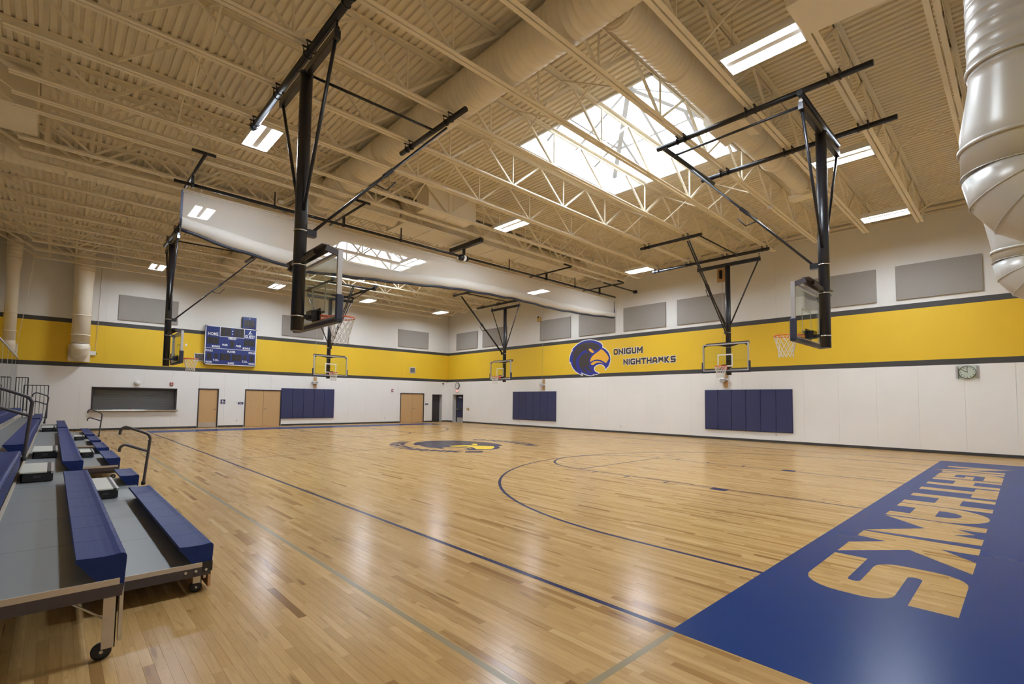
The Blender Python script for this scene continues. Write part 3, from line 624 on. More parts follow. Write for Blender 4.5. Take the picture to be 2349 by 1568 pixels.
# ================================================================== BASKETBALL HOOPS (ceiling-hung, folding)
def hoop(label, loc, rz, side, u0=-1.6, u1=3.4, far=2.9, fu=(-1.85, .7)):
    h = thing('basketball_hoop', label, 'basketball hoop', loc, rz, 'ceiling-hung basketball hoops')
    mv = -.34; B = 'black_metal'
    MB().tube((0, mv, 2.74), (0, mv, 7.16), .1, 24).build('mast', B, h)
    MB().lathe([(.1, 0), (.108, .005), (.108, .03), (.1, .035)], (0, mv, 7.13), (0, 0, 1), 24).build('mast_cap', B, h)
    for z in (4.42, 3.84, 2.98): MB().lathe([(.101, -.013), (.113, -.009), (.113, .009), (.101, .013)], (0, mv, z), (0, 0, 1), 24, True).build('collar', 'chrome', h)
    MB().bbox(-1.27, 1.27, mv-.05, mv+.05, 7.10, 7.24, .008).build('top_beam', B, h)
    for s in (-1, 1):
        MB().tube((s*1.19, mv, 7.12), (s*.09, mv, 4.75), .028, 10).build('side_brace', B, h)
        m = MB().tube((s*1.23, mv, 7.2), (s*1.23, mv, 7.40), .02, 8); m.lathe([(.035, -.03), (.035, .03)], (s*1.23, mv, 7.27), (1, 0, 0), 10); m.build('hanger', 'chrome' if s < 0 else B, h)
    if side:
        MB().tube((u0, mv, 7.49), (u1, mv, 7.49), .062, 16).build('support_pipe', B, h); MB().tube((fu[0], far, 7.49), (fu[1], far, 7.49), .055, 16).build('support_pipe', B, h)
        MB().tube((-.45, mv, 7.45), (-.4, far, 7.47), .026, 10).build('stabilizer', B, h)
        sg = -1 if rz < 0 else 1; uj = [sg*(y-loc[1]) for y in JY]
        cl = [(u, mv, .062) for u in uj if u0 < u < u1]+[(u, far, .055) for u in uj if fu[0] < u < fu[1]]
        ax = (1, 0, 0); zf = 7.49
    else:
        for u in (-1.12, 1.12): MB().tube((u, -1.45, 7.52), (u, 2.75, 7.52), .055, 16).build('support_pipe', B, h)
        MB().tube((-1.32, mv, 7.40), (1.32, mv, 7.40), .055, 16).build('support_pipe', B, h)
        MB().tube((-1.22, far, 7.41), (1.25, far, 7.41), .05, 16).build('support_pipe', B, h)
        MB().tube((-1.15, mv, 7.22), (-.85, far, 7.38), .026, 10).build('stabilizer', B, h)
        sg = 1 if rz == 0 else -1; cl = [(u, v, .055) for u in (-1.12, 1.12) for v in [sg*(y-loc[1]) for y in JY] if -1.45 < v < 2.75]; ax = (0, 1, 0); zf = 7.52
    for u, v, r in cl:
        for dd in (-.09, .09):
            c = Vector((u, v, zf))+Vector(ax)*dd
            m = MB().lathe([(r+.001, -.012), (r+.016, -.009), (r+.016, .009), (r+.001, .012)], c, ax, 14, True)
            w = Vector(ax).cross(Vector((0, 0, 1)))
            for s in (-1, 1): m.tube(c+w*s*(r+.006), c+w*s*(r+.006)+Vector((0, 0, ZC+.012-zf)), .008, 6)
            m.bar(c-w*(r+.03)+Vector((0, 0, ZC-.006-zf)), c+w*(r+.03)+Vector((0, 0, ZC-.006-zf)), .03, .018); m.build('pipe_clamp', B, h)
    # folding back brace
    top = Vector((0, far, 7.36)); bot = Vector((0, mv+.16, 4.42)); kn = bot.lerp(top, .52)
    br = MB(); br.tube((-.035, *bot[1:]), (-.035, *top[1:]), .024, 8); br.tube((.035, *bot[1:]), (.035, *top[1:]), .024, 8); br.build('back_brace', B, h)
    m = MB().bar(kn-Vector((0, .07, .075)), kn+Vector((0, .07, .075)), .11, .075); m.path([(0, kn.y-.25, kn.z-.3), (0, kn.y-.02, kn.z-.34), (0, kn.y+.16, kn.z-.12)], .014, 6); m.build('elbow_lock', B, h)
    m = MB().box(-.06, .06, mv+.08, mv+.24, 4.36, 4.47); m.build('brace_bracket', B, h)
    # backboard
    bb = MB().box(-.90, .90, -.022, -.008, 2.90, 3.96).build('backboard', 'board_glass', h)
    m = MB()
    for a, b_, c, d_ in ((-.915, -.865, 2.89, 3.97), (.865, .915, 2.89, 3.97)): m.box(a, b_, -.07, .003, c, d_)
    m.box(-.865, .865, -.05, .003, 3.925, 3.97); m.box(-.865, .865, -.05, .003, 2.89, 2.93); m.build('board_frame', 'aluminium', bb)
    m = MB(); m.box(-.305, .305, -.007, -.004, 3.50, 3.55); m.box(-.305, -.255, -.007, -.004, 3.10, 3.50); m.box(.255, .305, -.007, -.004, 3.10, 3.50); m.box(-.305, .305, -.007, -.004, 3.05, 3.10)
    m.build('target_square', 'paint_white', bb)
    m = MB(); m.bbox(-.955, -.905, -.10, .025, 2.84, 3.26, .02); m.bbox(.905, .955, -.10, .025, 2.84, 3.26, .02); m.bbox(-.955, .955, -.10, .025, 2.82, 2.89, .02); m.build('edge_padding', 'pad_navy_dark', bb)
    m = MB()
    for s in (-1, 1): m.add([(s*.86, -.005, 3.92), (s*.74, -.005, 3.92), (s*.86, -.005, 3.83), (s*.86, .005, 3.92), (s*.74, .005, 3.92), (s*.86, .005, 3.83)], [(0, 1, 2), (5, 4, 3), (0, 3, 4, 1), (1, 4, 5, 2), (2, 5, 3, 0)])
    m.build('corner_plate', B, bb)
    m = MB(); m.box(-.84, .84, -.20, -.185, 3.92, 4.03); m.box(-.84, .84, -.30, -.18, 4.02, 4.035)
    for s in (-1, 1): m.bar((s*.84, -.24, 3.98), (s*.88, -.06, 3.92), .05, .09); m.bar((s*.5, -.28, 3.98), (s*.08, mv, 3.90), .04, .07)
    m.build('top_bracket', 'dark_brown', h)
    m = MB(); m.box(-.12, .12, -.16, -.03, 2.95, 3.10); m.box(-.05, .05, mv+.08, -.12, 2.96, 3.02); m.box(-.16, .16, -.045, -.025, 2.92, 3.14); m.build('goal_bracket', B, h)
    n = 36; rim = MB().lathe([(.2286+.011*math.cos(a), .011*math.sin(a)) for a in [2*PI*i/8 for i in range(8)]], (0, .395, 3.05), (0, 0, 1), n, True)
    rim.box(-.09, .09, .002, .18, 3.035, 3.05); rim.box(-.09, .09, .002, .014, 2.94, 3.06)
    rim.bar((-.08, .02, 2.97), (-.16, .27, 3.04), .012, .02); rim.bar((.08, .02, 2.97), (.16, .27, 3.04), .012, .02)
    rim = rim.build('rim', 'orange', h)
    nt = MB(); k = 12; lv = [(.226, 3.04), (.205, 2.95), (.18, 2.86), (.155, 2.77), (.14, 2.68), (.15, 2.60)]
    for i in range(k):
        for j in range(len(lv)-1):
            for s in (-1, 1):
                a0 = 2*PI*(i+.5*(j % 2))/k; a1 = a0+s*PI/k; (ra, za), (rb, zb) = lv[j], lv[j+1]
                nt.tube((ra*math.cos(a0), .395+ra*math.sin(a0), za), (rb*math.cos(a1), .395+rb*math.sin(a1), zb), .0055, 4, None, False)
    nt.build('net', 'net_white', rim)
    return h
hoop('near right hoop over the lettered baseline, seen from behind its glass board', (0, 1.28, 0), 0, False, far=2.5)
hoop('nearest hoop on the bleacher side, thick black mast left of the hall centre', (-7.78, 6.6, 0), -PI/2, True, -3.2, 1.8, 2.5)
hoop('hoop facing out from the emblem wall, nearer of the two there', (7.80, 6.40, 0), PI/2, True, -1.6, 3.4, 2.9, (-.5, 1.95))
hoop('hoop facing out from the emblem wall, farther of the two near the corner', (7.80, 19.85, 0), PI/2, True, -1.2, 2.7, 2.9, (-1.4, .7))
hoop('far hoop on the bleacher side, left of the scoreboard', (-7.78, 19.75, 0), -PI/2, True, -1.75, 2.25, 2.5)
hoop('hoop in front of the back wall, over the far baseline', (-.22, 24.66, 0), PI, False, far=2.5)

# ================================================================== DIVIDING CURTAIN, rolled up
cu = thing('divider_curtain', 'rolled-up white divider curtain hanging across the hall, see-through mesh above a white fold', 'curtain', (0, 13.35, 7.2))
bx = [-8.8, -7.6, -5.7, -3, 0, 3, 5.5, 8, 10.1]; bz = [5.98, 5.74, 5.50, 5.68, 5.93, 6.0, 5.92, 5.98, 6.12]; tz = [6.30, 6.14, 5.94, 6.06, 6.30, 6.36, 6.28, 6.30, 6.36]
xs = np.linspace(-8.8, 10.1, 96); zb = np.interp(xs, bx, bz)+.012*np.sin(xs*5); zt = np.interp(xs, bx, tz)+.012*np.sin(xs*4+1)
mesh_ = MB(); roll = MB(); hem = MB(); seam = MB()
v = []; n = len(xs)
for i, x in enumerate(xs):
    for j in range(5): t_ = j/4; v.append((x, .03*math.sin(x*2.3+j)*t_-.02, (zt[i]-.06-7.2)*t_+(-.22)*(1-t_)))
mesh_.add(v, [(i*5+j, i*5+j+1, i*5+5+j+1, i*5+5+j) for i in range(n-1) for j in range(4)], True)
v = []; pr = [(.0, 1.0), (-.10, .9), (-.15, .6), (-.15, .35), (-.09, .1), (.0, 0), (.08, .1), (.13, .4), (.10, .8), (.04, .98)]
for i, x in enumerate(xs):
    for a, b_ in pr: v.append((x, a*(1+.12*math.sin(x*3)), zb[i]+(zt[i]-zb[i])*b_-7.2))
k = len(pr); roll.add(v, [(i*k+j, i*k+(j+1) % k, (i+1)*k+(j+1) % k, (i+1)*k+j) for i in range(n-1) for j in range(k)]+[tuple(range(k)), tuple((n-1)*k+j for j in range(k-1, -1, -1))], True)
hem.path([(x, .0, z-7.2-.03) for x, z in zip(xs, zb)], .045, 8)
for z0 in (-.20, -.245): seam.path([(x, -.03, z0+.004*math.sin(x*2)) for x in xs], .018, 6)
mesh_.build('mesh_panel', 'curtain_mesh', cu); roll.build('rolled_fold', 'curtain_vinyl', cu); hem.build('bottom_hem', 'pad_navy_dark', cu); seam.build('top_hem', 'curtain_vinyl', cu)
MB().bar((-8.81, -.02, -.2), (-8.81, -.02, 5.98-7.2), .05, .03, (0, 1, 0)).build('edge_trim', 'navy_pad', cu)
MB().bar((10.11, -.02, -.2), (10.11, -.02, 6.12-7.2), .03, .03, (0, 1, 0)).build('edge_trim', 'navy_pad', cu)
MB().tube((-9.0, 0, 0), (10.2, 0, 0), .045, 14).build('drive_pipe', 'black_metal', cu)
for x in (-8.6, -4.55, 4.9, 8.85):
    MB().tube((x, -1.45, .28), (x, 1.1, .28), .035, 10).build('cross_pipe', 'black_metal', cu)
    m = MB(); m.box(x-.03, x+.03, -.04, .04, 0, .28); m.lathe([(.07, -.03), (.07, .03)], (x, 0, 0), (1, 0, 0), 14); m.build('hanger', 'black_metal', cu)
    MB().tube((x-.25, -1.3, .38), (x+.25, -1.3, .38), .035, 10).build('pipe_clamp', 'black_metal', cu)
for x in (-6.6, -2.5, 2.6, 6.9):
    m = MB(); m.lathe([(.06, -.035), (.06, .035)], (x, 0, 0), (1, 0, 0), 12); m.box(x-.015, x+.015, -.015, .015, 0, .44); m.build('hanger', 'black_metal', cu)
for x in np.linspace(-8.4, 9.7, 10): MB().tube((x, .0, 0), (x, -.02, -.22), .006, 6).build('lift_cord', 'net_white', cu)
MB().tube((7.9, -1.0, .2), (10.62, -1.0, .2), .035, 10).build('wall_pipe', 'black_metal', cu); MB().box(10.5, 10.66, -1.08, -.92, .13, .27).build('wall_plate', 'black_metal', cu)
MB().bbox(-.08, .08, -1.4, .55, .22, .38, .01).build('motor_beam', 'black_metal', cu)
mo = MB().lathe([(.03, -.24), (.09, -.23), (.12, -.16), (.12, .12), (.10, .18), (.05, .2)], (.08, -.2, -.12), (1, 0, 0), 20); mo.box(.04, .12, -.24, -.16, -.02, .24); mo = mo.build('motor', 'black_metal', cu)
MB().lathe([(.122, -.05), (.124, -.045), (.124, .045), (.122, .05)], (.08, -.2, -.12), (1, 0, 0), 20, True).build('rating_plate', 'paint_white', mo)

# ================================================================== DOORS, OPENINGS
def TB(x, z, d=0.0): return Matrix.Translation((x, YB-d, z)) @ Matrix.Rotation(PI/2, 4, 'X')                 # lettering on the back wall
def TR(y, z, d=0.0): return Matrix.Translation((XR-d, y, z)) @ Matrix.Rotation(-PI/2, 4, 'Z') @ Matrix.Rotation(PI/2, 4, 'X')   # on the emblem wall
def frame_b(name, x0, x1, zt, parent=None, w=.05):
    m = MB(); m.box(x0-.0, x0+w, YB-.02, YB+.12, 0, zt); m.box(x1-w, x1, YB-.02, YB+.12, 0, zt); m.box(x0, x1, YB-.02, YB+.12, zt-w, zt); return m.build('door_frame', 'door_frame', parent)
def lever(par, x, y, z, s):
    m = MB().lathe([(.028, 0), (.028, .012), (.012, .016), (.012, .055)], (x, y, z), (0, -1, 0), 12); m.tube((x, y-.055, z), (x+s*.12, y-.055, z), .010, 8); m.build('handle', 'chrome', par)
d1 = node('door_1'); frame_b('f', -5.40, -4.45, 2.12, d1)
lf = MB().bbox(-5.345, -4.505, YB+.03, YB+.075, .01, 2.065, .004).build('door_leaf', 'door_wood', d1)
MB().box(-5.335, -4.515, YB+.024, YB+.03, .02, .28).build('kick_plate', 'steel', d1); lever(d1, -4.60, YB+.03, 1.0, -1)
d2 = node('door_2'); frame_b('f', -3.17, -1.22, 2.12, d2)
for a, c in ((-3.115, -2.20), (-2.19, -1.275)): MB().bbox(a, c, YB+.02, YB+.065, .01, 2.065, .004).build('door_leaf', 'door_wood', d2)
lever(d2, -2.12, YB+.02, 1.0, 1)
d3 = node('door_3'); frame_b('f', 6.65, 8.60, 2.11, d3)
for a, c in ((6.705, 7.62), (7.63, 8.545)): MB().bbox(a, c, YB+.02, YB+.065, .01, 2.055, .004).build('door_leaf', 'door_wood', d3)
lever(d3, 7.70, YB+.02, 1.0, 1)
d4 = node('door_4')                                # alcove by the corner
m = MB(); m.box(9.31, 9.33, YB, YB+.36, 0, 2.07); m.box(10.17, 10.19, YB, YB+.36, 0, 2.07); m.box(9.31, 10.19, YB, YB+.36, 2.05, 2.07); m.build('jamb', 'jamb', d4)
MB().bbox(9.34, 10.16, YB+.33, YB+.37, .0, 2.05, .004).build('door_leaf', 'dark_brown', d4); m = MB(); m.box(9.31, 9.345, YB-.01, YB+.02, 0, 2.07); m.box(9.33, 10.17, YB+.318, YB+.33, 0, .1); m.build('door_frame', 'door_frame', d4)  # dark wood leaf, its brown deepened to include the alcove's shade
d5 = node('door_5')                                # blue exit door in the emblem wall
m = MB(); m.box(XR, XR+.36, 28.555, 28.58, 0, 2.07); m.box(XR, XR+.36, 27.25, 27.275, 0, 2.07); m.box(XR, XR+.36, 27.25, 28.58, 2.045, 2.07); m.build('jamb', 'jamb', d5)
m = MB(); m.box(XR+.30, XR+.37, 28.46, 28.555, 0, 2.045); m.box(XR+.30, XR+.37, 27.275, 27.36, 0, 2.045); m.box(XR+.30, XR+.37, 27.36, 28.46, 1.98, 2.045); m.build('door_frame', 'door_frame', d5)
MB().bbox(XR+.32, XR+.365, 27.37, 28.45, .01, 1.975, .004).build('door_leaf', 'door_blue', d5)
m = MB(); m.box(XR+.24, XR+.29, 27.42, 28.40, .93, 1.0); m.box(XR+.27, XR+.32, 27.45, 27.50, .92, 1.01); m.box(XR+.27, XR+.32, 28.3, 28.36, .92, 1.01); m.build('push_bar', 'steel', d5)
MB().box(XR+.312, XR+.32, 27.40, 28.42, .02, .34).build('kick_plate', 'galvanised', d5); MB().box(XR+.25, XR+.32, 27.75, 28.15, 1.80, 1.89).build('door_closer', 'aluminium', d5)
# shuttered serving window
w1 = node('window_1')
m = MB(); m.box(-9.66, -9.60, YB-.012, YB+.30, .95, 2.08); m.box(-6.39, -6.33, YB-.012, YB+.30, .95, 2.08); m.box(-9.66, -6.33, YB-.012, YB+.30, 2.03, 2.08); m.build('shutter_frame', 'door_frame', w1)
sl = None; k = 24; hh = (2.03-.99)/k
for i in range(k):
    if sl is None: sl = MB().prism([(0, 0), (-.012, .004), (-.016, hh*.5), (-.012, hh-.004), (0, hh)], lambda u, v, a: (a, YB+.25+u, v), -9.60, -6.39).build('shutter_slat', 'shutter', w1)
    else: sl2 = inst(sl, w1)
    (sl if i == 0 else sl2).location = (0, 0, .99+i*hh)
MB().bbox(-9.72, -6.28, YB-.16, YB+.28, .93, .975, .01).build('counter_top', 'steel', w1)
t = MB().bbox(-8.30, -8.12, YB-.10, YB-.02, .975, 1.005, .01).build('red_tray', 'red'); tag(t, 'small flat red item lying on the steel counter of the shuttered window', 'tray')

# ================================================================== WALL THINGS
def wallbox(name, label, cat, wallid, u, z, parts, group=None):
    e = .012 if name in ('hoop_winch', 'pulley_board') else .0
    th = thing(name, label, cat, (u, YB-e, z) if wallid == 'B' else (XR-e, u, z), 0 if wallid == 'B' else -PI/2, group)
    # local frame: x right along the wall as seen from the room, y into the wall, z up
    for pn, pm, fnc in parts:
        m = MB(); fnc(m); m.build(pn, pm, th)
    return th
def pad(label, wallid, u, z0, z1, widths):
    th = thing('wall_pad', label, 'wall pad', (u, YB, z0) if wallid == 'B' else (XR, u, z0), 0 if wallid == 'B' else -PI/2, 'navy wall pads')
    tot = sum(widths); x = -tot/2; H = z1-z0
    MB().box(-tot/2-.012, tot/2+.012, -.022, 0, -.012, H+.012).build('backer_board', 'sign_navy', th)
    for w in widths:
        MB().bbox(x+.004, x+w-.004, -.075, -.022, 0, H, .014).build('pad_section', 'navy_pad', th); x += w
    return th
pad('navy padded wall mat of six sections on the emblem wall, near the right hoop', 'R', 6.74, .44, 2.22, [.62]*6)
pad('navy padded wall mat of six sections on the emblem wall, farther one toward the corner', 'R', 19.88, .44, 2.22, [.635]*6)
pad('navy padded wall mat of five sections on the back wall beside double doors', 'B', .34, .44, 2.23, [.632]*5)
def acoustic(label, wallid, u, w):
    th = tag(MB().bbox(-w/2, w/2, -.05, 0, 0, 1.235, .008).build('acoustic_panel', 'acoustic'), label, 'acoustic panel', 'grey acoustic wall panels')
    th.location = (u, YB-.012, 5.40) if wallid == 'B' else (XR-.012, u, 5.40); th.rotation_euler = (0, 0, 0 if wallid == 'B' else -PI/2)
for i, (a, c) in enumerate(((-.96, 1.35), (1.93, 4.33), (7.58, 9.98), (10.59, 13.10), (13.68, 16.2), (16.83, 19.35), (22.49, 25.06), (25.66, 28.18))):
    acoustic('flat grey acoustic panel high on the emblem wall, %s from the right picture edge' % ORD[i], 'R', (a+c)/2, c-a)
for i, (a, c) in enumerate(((-8.86, -6.47), (-1.36, 1.12), (6.36, 8.85))):
    acoustic('flat grey acoustic panel high on the back wall, %s' % ('behind the far bleacher-side hoop', 'behind the back wall hoop', 'nearest the corner')[i], 'B', (a+c)/2, c-a)
# clocks
def clock(label, wallid, u, z, r, guard, black_w):
    th = thing('wall_clock', label, 'clock', (u, YB, z) if wallid == 'B' else (XR, u, z), 0 if wallid == 'B' else -PI/2)
    MB().lathe([(r*.95, 0), (r, -.02), (r, -.06), (r*(1-black_w), -.066), (r*(1-black_w), -.055), (r*.5, -.0551)], (0, 0, 0), (0, 1, 0), 40).build('clock_case', 'charcoal', th)
    MB().lathe([(r*(1-black_w)-.002, -.05), (r*(1-black_w)-.002, -.057)], (0, 0, 0), (0, 1, 0), 40).build('clock_face', 'plastic_white', th)
    R = Matrix.Rotation(PI/2, 4, 'X')
    for hnum in range(1, 13):
        a = PI/2-hnum*PI/6; text('numeral', str(hnum), r*.24, 'charcoal', th, Matrix.Translation((r*.78*math.cos(a), -.0585, r*.78*math.sin(a))) @ R, 0, 'CENTER', 1, .002)
    for ang, L, w in ((PI/2, r*.68, .014), (PI/2-10*PI/6, r*.62, .018)):
        MB().bar((0, -.061, 0), (L*math.cos(ang), -.061, L*math.sin(ang)), w, .002, (0, 1, 0)).build('clock_hand', 'charcoal', th)
    MB().lathe([(.014, -.055), (.014, -.064)], (0, 0, 0), (0, 1, 0), 12).build('hand_hub', 'charcoal', th)
    if guard:
        m = MB()
        for s in (-1, 1): m.box(s*(r+.045)-.035, s*(r+.045)+.035, -.012, 0, -r*.98, r); m.box(s*(r+.02)-.004, s*(r+.02)+.004, -.11, -.01, -r*.98, r)
        m.box(-r-.02, r+.02, -.112, -.104, r-.004, r+.004); m.build('clock_guard_bracket', 'aluminium', th)
        MB().box(-r-.02, r+.02, -.114, -.110, -r*.98, r).build('clear_guard', 'board_glass', th)
clock('round white clock with black rim in a clear guard, right end of the emblem wall', 'R', -.485, 2.735, .215, True, .05)
clock('round clock over the blue exit door near the corner', 'R', 27.98, 2.72, .25, False, .12)
th = wallbox('exit_sign', 'small glowing red exit sign over the blue door', 'exit sign', 'R', 27.98, 2.33, [('sign_case', 'plastic_white', lambda m: m.bbox(-.17, .17, -.05, 0, -.10, .10, .008))])
text('exit_letters', 'EXIT', .15, 'exit_glow', th, Matrix.Translation((0, -.052, 0)) @ Matrix.Rotation(PI/2, 4, 'X'), .001, 'CENTER', .9, .004)
# emblem and team lettering painted on the right wall: thin cut-outs
def wallfn(y0, z0, k, d): return lambda x, y: (XR-d, y0-x*k, z0+y*k)
em = node('trim_2')
fill2d('emblem_outline', [grow(HAWK['blue'], .045)], 'logo_white', em, wallfn(15.45, 4.08, 1, .004))
emblem(lambda x, y, z: (XR-z, 15.45-x, 4.08+y), em, ('logo_blue', 'logo_dark', 'logo_dark', 'logo_gold', 'logo_gold', 'logo_gold'), (.006, .008, .008, .008, .008, .009))
def wallword(body, y_l, y_r, z0, h):
    tot = sum(GL[c][0]+.13 for c in body)-.13; kx = (y_l-y_r)/tot; pos = 0
    for c in body:
        w, ls = GL[c]
        outer = [grow([(p[0]*kx, p[1]*h) for p in ls[0]], .018)]
        fill2d('letter_outline', outer, 'logo_white', em, lambda x, y, pos=pos: (XR-.004, y_l-pos*kx-x, z0+y))
        fill2d('letter', [[(p[0]*kx, p[1]*h) for p in lp] for lp in ls], 'logo_dark', em, lambda x, y, pos=pos: (XR-.007, y_l-pos*kx-x, z0+y))
        if len(ls) > 1: fill2d('letter_counter', [[(p[0]*kx, p[1]*h) for p in ls[1]]], 'logo_gold', em, lambda x, y, pos=pos: (XR-.0065, y_l-pos*kx-x, z0+y))
        pos += w+.13
wallword('ONIGUM', 13.78, 11.95, 4.17, .33); wallword('NIGHTHAWKS', 13.14, 10.08, 3.60, .32)
# scoreboard
sb = thing('scoreboard', 'wide blue scoreboard with HOME and GUEST on the back wall', 'scoreboard', (-4.0, YB, 4.485))
SW, SH, SD = 2.50, 2.12, .2; f0 = -SD
MB().bbox(-SW/2, SW/2, -SD, 0, -SH/2, SH/2, .012).build('cabinet', 'pad_navy_dark', sb)
MB().box(-SW/2+.005, SW/2-.005, f0-.004, f0, -SH/2+.005, SH/2-.005).build('face', 'score_blue', sb)
X = lambda U: -SW/2+U*SW
Zs = lambda V: SH/2-V*SH
m = MB()
def strip(m, u0, u1, v0, v1, d=.006): m.box(X(u0), X(u1), f0-d, f0-.003, Zs(v1), Zs(v0))
strip(m, 0, 1, 0, .018); strip(m, 0, 1, .982, 1); strip(m, 0, .015, 0, 1); strip(m, .985, 1, 0, 1); strip(m, .015, .985, .573, .585)
strip(m, .276, .745, .255, .268); strip(m, .270, .280, .0, .268); strip(m, .742, .752, 0, .268)
for sx in (0, 1):
    for sz in (0, 1):
        a = (X(sx), f0-.006, Zs(sz)); e1 = X(.035) if sx == 0 else X(.965); e2 = Zs(.04) if sz == 0 else Zs(.96)
        m.add([a, (e1, f0-.006, a[2]), (a[0], f0-.006, e2)], [(0, 1, 2)])
m.build('white_border', 'paint_white', sb)
def sbt(body, U, V, size, xs=.8): text('lettering', body, size, 'paint_white', sb, Matrix.Translation((X(U), f0-.007, Zs(V))) @ Matrix.Rotation(PI/2, 4, 'X'), 0, 'CENTER', xs, .006)
sbt('HOME', .145, .215, .24, .72); sbt('GUEST', .862, .215, .24, .72)
for body, U, V in (('PERIOD', .515, .30), ('BONUS', .207, .53), ('BONUS', .80, .53), ('POSS', .375, .478), ('POSS', .64, .483), ('FOULS', .085, .645), ('FOULS', .915, .645), ('PLAYER', .505, .645), ('T.O.L.', .22, .885), ('T.O.L.', .78, .885), ('WON', .085, .94), ('WON', .915, .94), ('GAME', .505, .945)): sbt(body, U, V, .145, .78)
def digit(u, v, w, h, on=None):
    MB().box(X(u)-w/2, X(u)+w/2, f0-.008, f0-.003, Zs(v)-h/2, Zs(v)+h/2).build('digit_window', 'digit_dark', sb)
    s = MB(); t_ = .018; a, c = w*.28, h*.38
    for x in (-a, a):
        for z0_, z1_ in ((-c+.012, -.012), (.012, c-.012)): s.box(X(u)+x-t_/2, X(u)+x+t_/2, f0-.011, f0-.008, Zs(v)+z0_, Zs(v)+z1_)
    for z in (-c, 0, c): s.box(X(u)-a+.012, X(u)+a-.012, f0-.011, f0-.008, Zs(v)+z-t_/2, Zs(v)+z+t_/2)
    s.build('digit', 'digit_off', sb)
for u in (.335, .435, .595, .695): digit(u, .135, .235, .46)
for u in (.09, .20, .80, .91): digit(u, .38, .26, .36)
digit(.515, .445, .20, .37); digit(.09, .79, .20, .36); digit(.915, .79, .20, .36); digit(.22, .775, .15, .26); digit(.78, .775, .15, .26)
for u in (.34, .44, .565, .665): digit(u, .79, .225, .36)
m = MB()
for v in (.10, .175): m.lathe([(.028, 0), (.028, -.006)], (X(.515), f0-.003, Zs(v)), (0, 1, 0), 12)
m.build('clock_colon', 'paint_white', sb)
m = MB(); m.add([(X(.835), f0-.007, Zs(.125)), (X(.862), f0-.007, Zs(.125)), (X(.882), f0-.007, Zs(.045)), (X(.876), f0-.007, Zs(.035))], [(0, 1, 2, 3)]); m.add([(X(.868), f0-.007, Zs(.125)), (X(.905), f0-.007, Zs(.115)), (X(.875), f0-.007, Zs(.10))], [(0, 1, 2)]); m.box(X(.82), X(.915), f0-.007, f0-.004, Zs(.155), Zs(.145)); m.build('maker_emblem', 'paint_white', sb)
for u in (.375, .64): MB().add([(X(u)-.05, f0-.007, Zs(.43)), (X(u)+.05, f0-.007, Zs(.43)), (X(u), f0-.007, Zs(.385))], [(0, 1, 2)]).build('possession_arrow', 'digit_dark', sb)
sc = thing('shot_clock', 'small square blue timer mounted above the right end of the scoreboard', 'shot clock', (-3.14, YB, 5.88))
MB().bbox(-.35, .35, -.2, 0, -.31, .34, .012).build('cabinet', 'pad_navy_dark', sc); MB().box(-.34, .34, -.206, -.2, -.30, .33).build('face', 'score_blue', sc)
MB().box(-.27, .27, -.21, -.204, -.24, .17).build('digit_window', 'digit_dark', sc)
m = MB()
for cx_ in (-.13, .13):
    for x in (-.07, .07): m.box(cx_+x-.011, cx_+x+.011, -.213, -.21, -.19, .12)
    for z in (-.19, -.035, .12): m.box(cx_-.06, cx_+.06, -.213, -.21, z-.011, z+.011)
m.build('digit', 'digit_off', sc); MB().add([(-.04, -.208, .22), (.0, -.208, .22), (.035, -.208, .30), (.02, -.208, .30)], [(0, 1, 2, 3)]).build('maker_emblem', 'paint_white', sc)
# hoop winches on plywood boards
def winch(label, wallid, u, z):
    wallbox('hoop_winch', label, 'winch', wallid, u, z, [('plywood_board', 'plywood', lambda m: m.box(-.09, .09, -.03, 0, -.34, .33)),
        ('gear_box', 'aluminium', lambda m: (m.bbox(-.20, .02, -.20, -.03, -.11, .07, .015), m.lathe([(.05, 0), (.05, .12)], (.02, -.1, 0), (1, 0, 0), 12), m.tube((-.24, -.12, -.05), (-.24, -.12, .05), .015, 8), m.tube((-.24, -.12, -.04), (-.19, -.12, -.04), .012, 8), m.tube((-.24, -.12, .04), (-.19, -.12, .04), .012, 8))),
        ('lift_cable', 'galvanised', lambda m: m.tube((-.06, -.10, .05), (-.06, -.10, 5.3), .006, 6))])
winch('grey hoop winch on an upright plywood strip above the nearer emblem-wall pad', 'R', 7.62, 2.68)
winch('grey hoop winch on an upright plywood strip above the farther emblem-wall pad', 'R', 19.0, 2.65)
winch('grey hoop winch on an upright plywood strip above the back wall pad', 'B', .70, 2.65)
wallbox('pulley_board', 'plywood board with a black pulley high on the emblem wall behind the nearer hoop mast', 'pulley', 'R', 7.77, 7.5, [('plywood_board', 'plywood', lambda m: m.box(-.19, .19, -.03, 0, -.34, .34)), ('pulley', 'black_metal', lambda m: (m.bbox(-.05, .06, -.16, -.03, -.2, .18, .01), m.lathe([(.09, -.02), (.09, .02)], (0, -.14, -.12), (1, 0, 0), 14)))])
wallbox('pulley_board', 'small yellow block with pulley under the curtain, high on the emblem wall', 'pulley', 'R', 19.4, 6.75, [('block', 'yellow_box', lambda m: m.bbox(-.14, .14, -.12, 0, -.14, .14, .01)), ('pulley', 'black_metal', lambda m: m.lathe([(.06, -.02), (.06, .02)], (0, -.15, .12), (1, 0, 0), 12))])
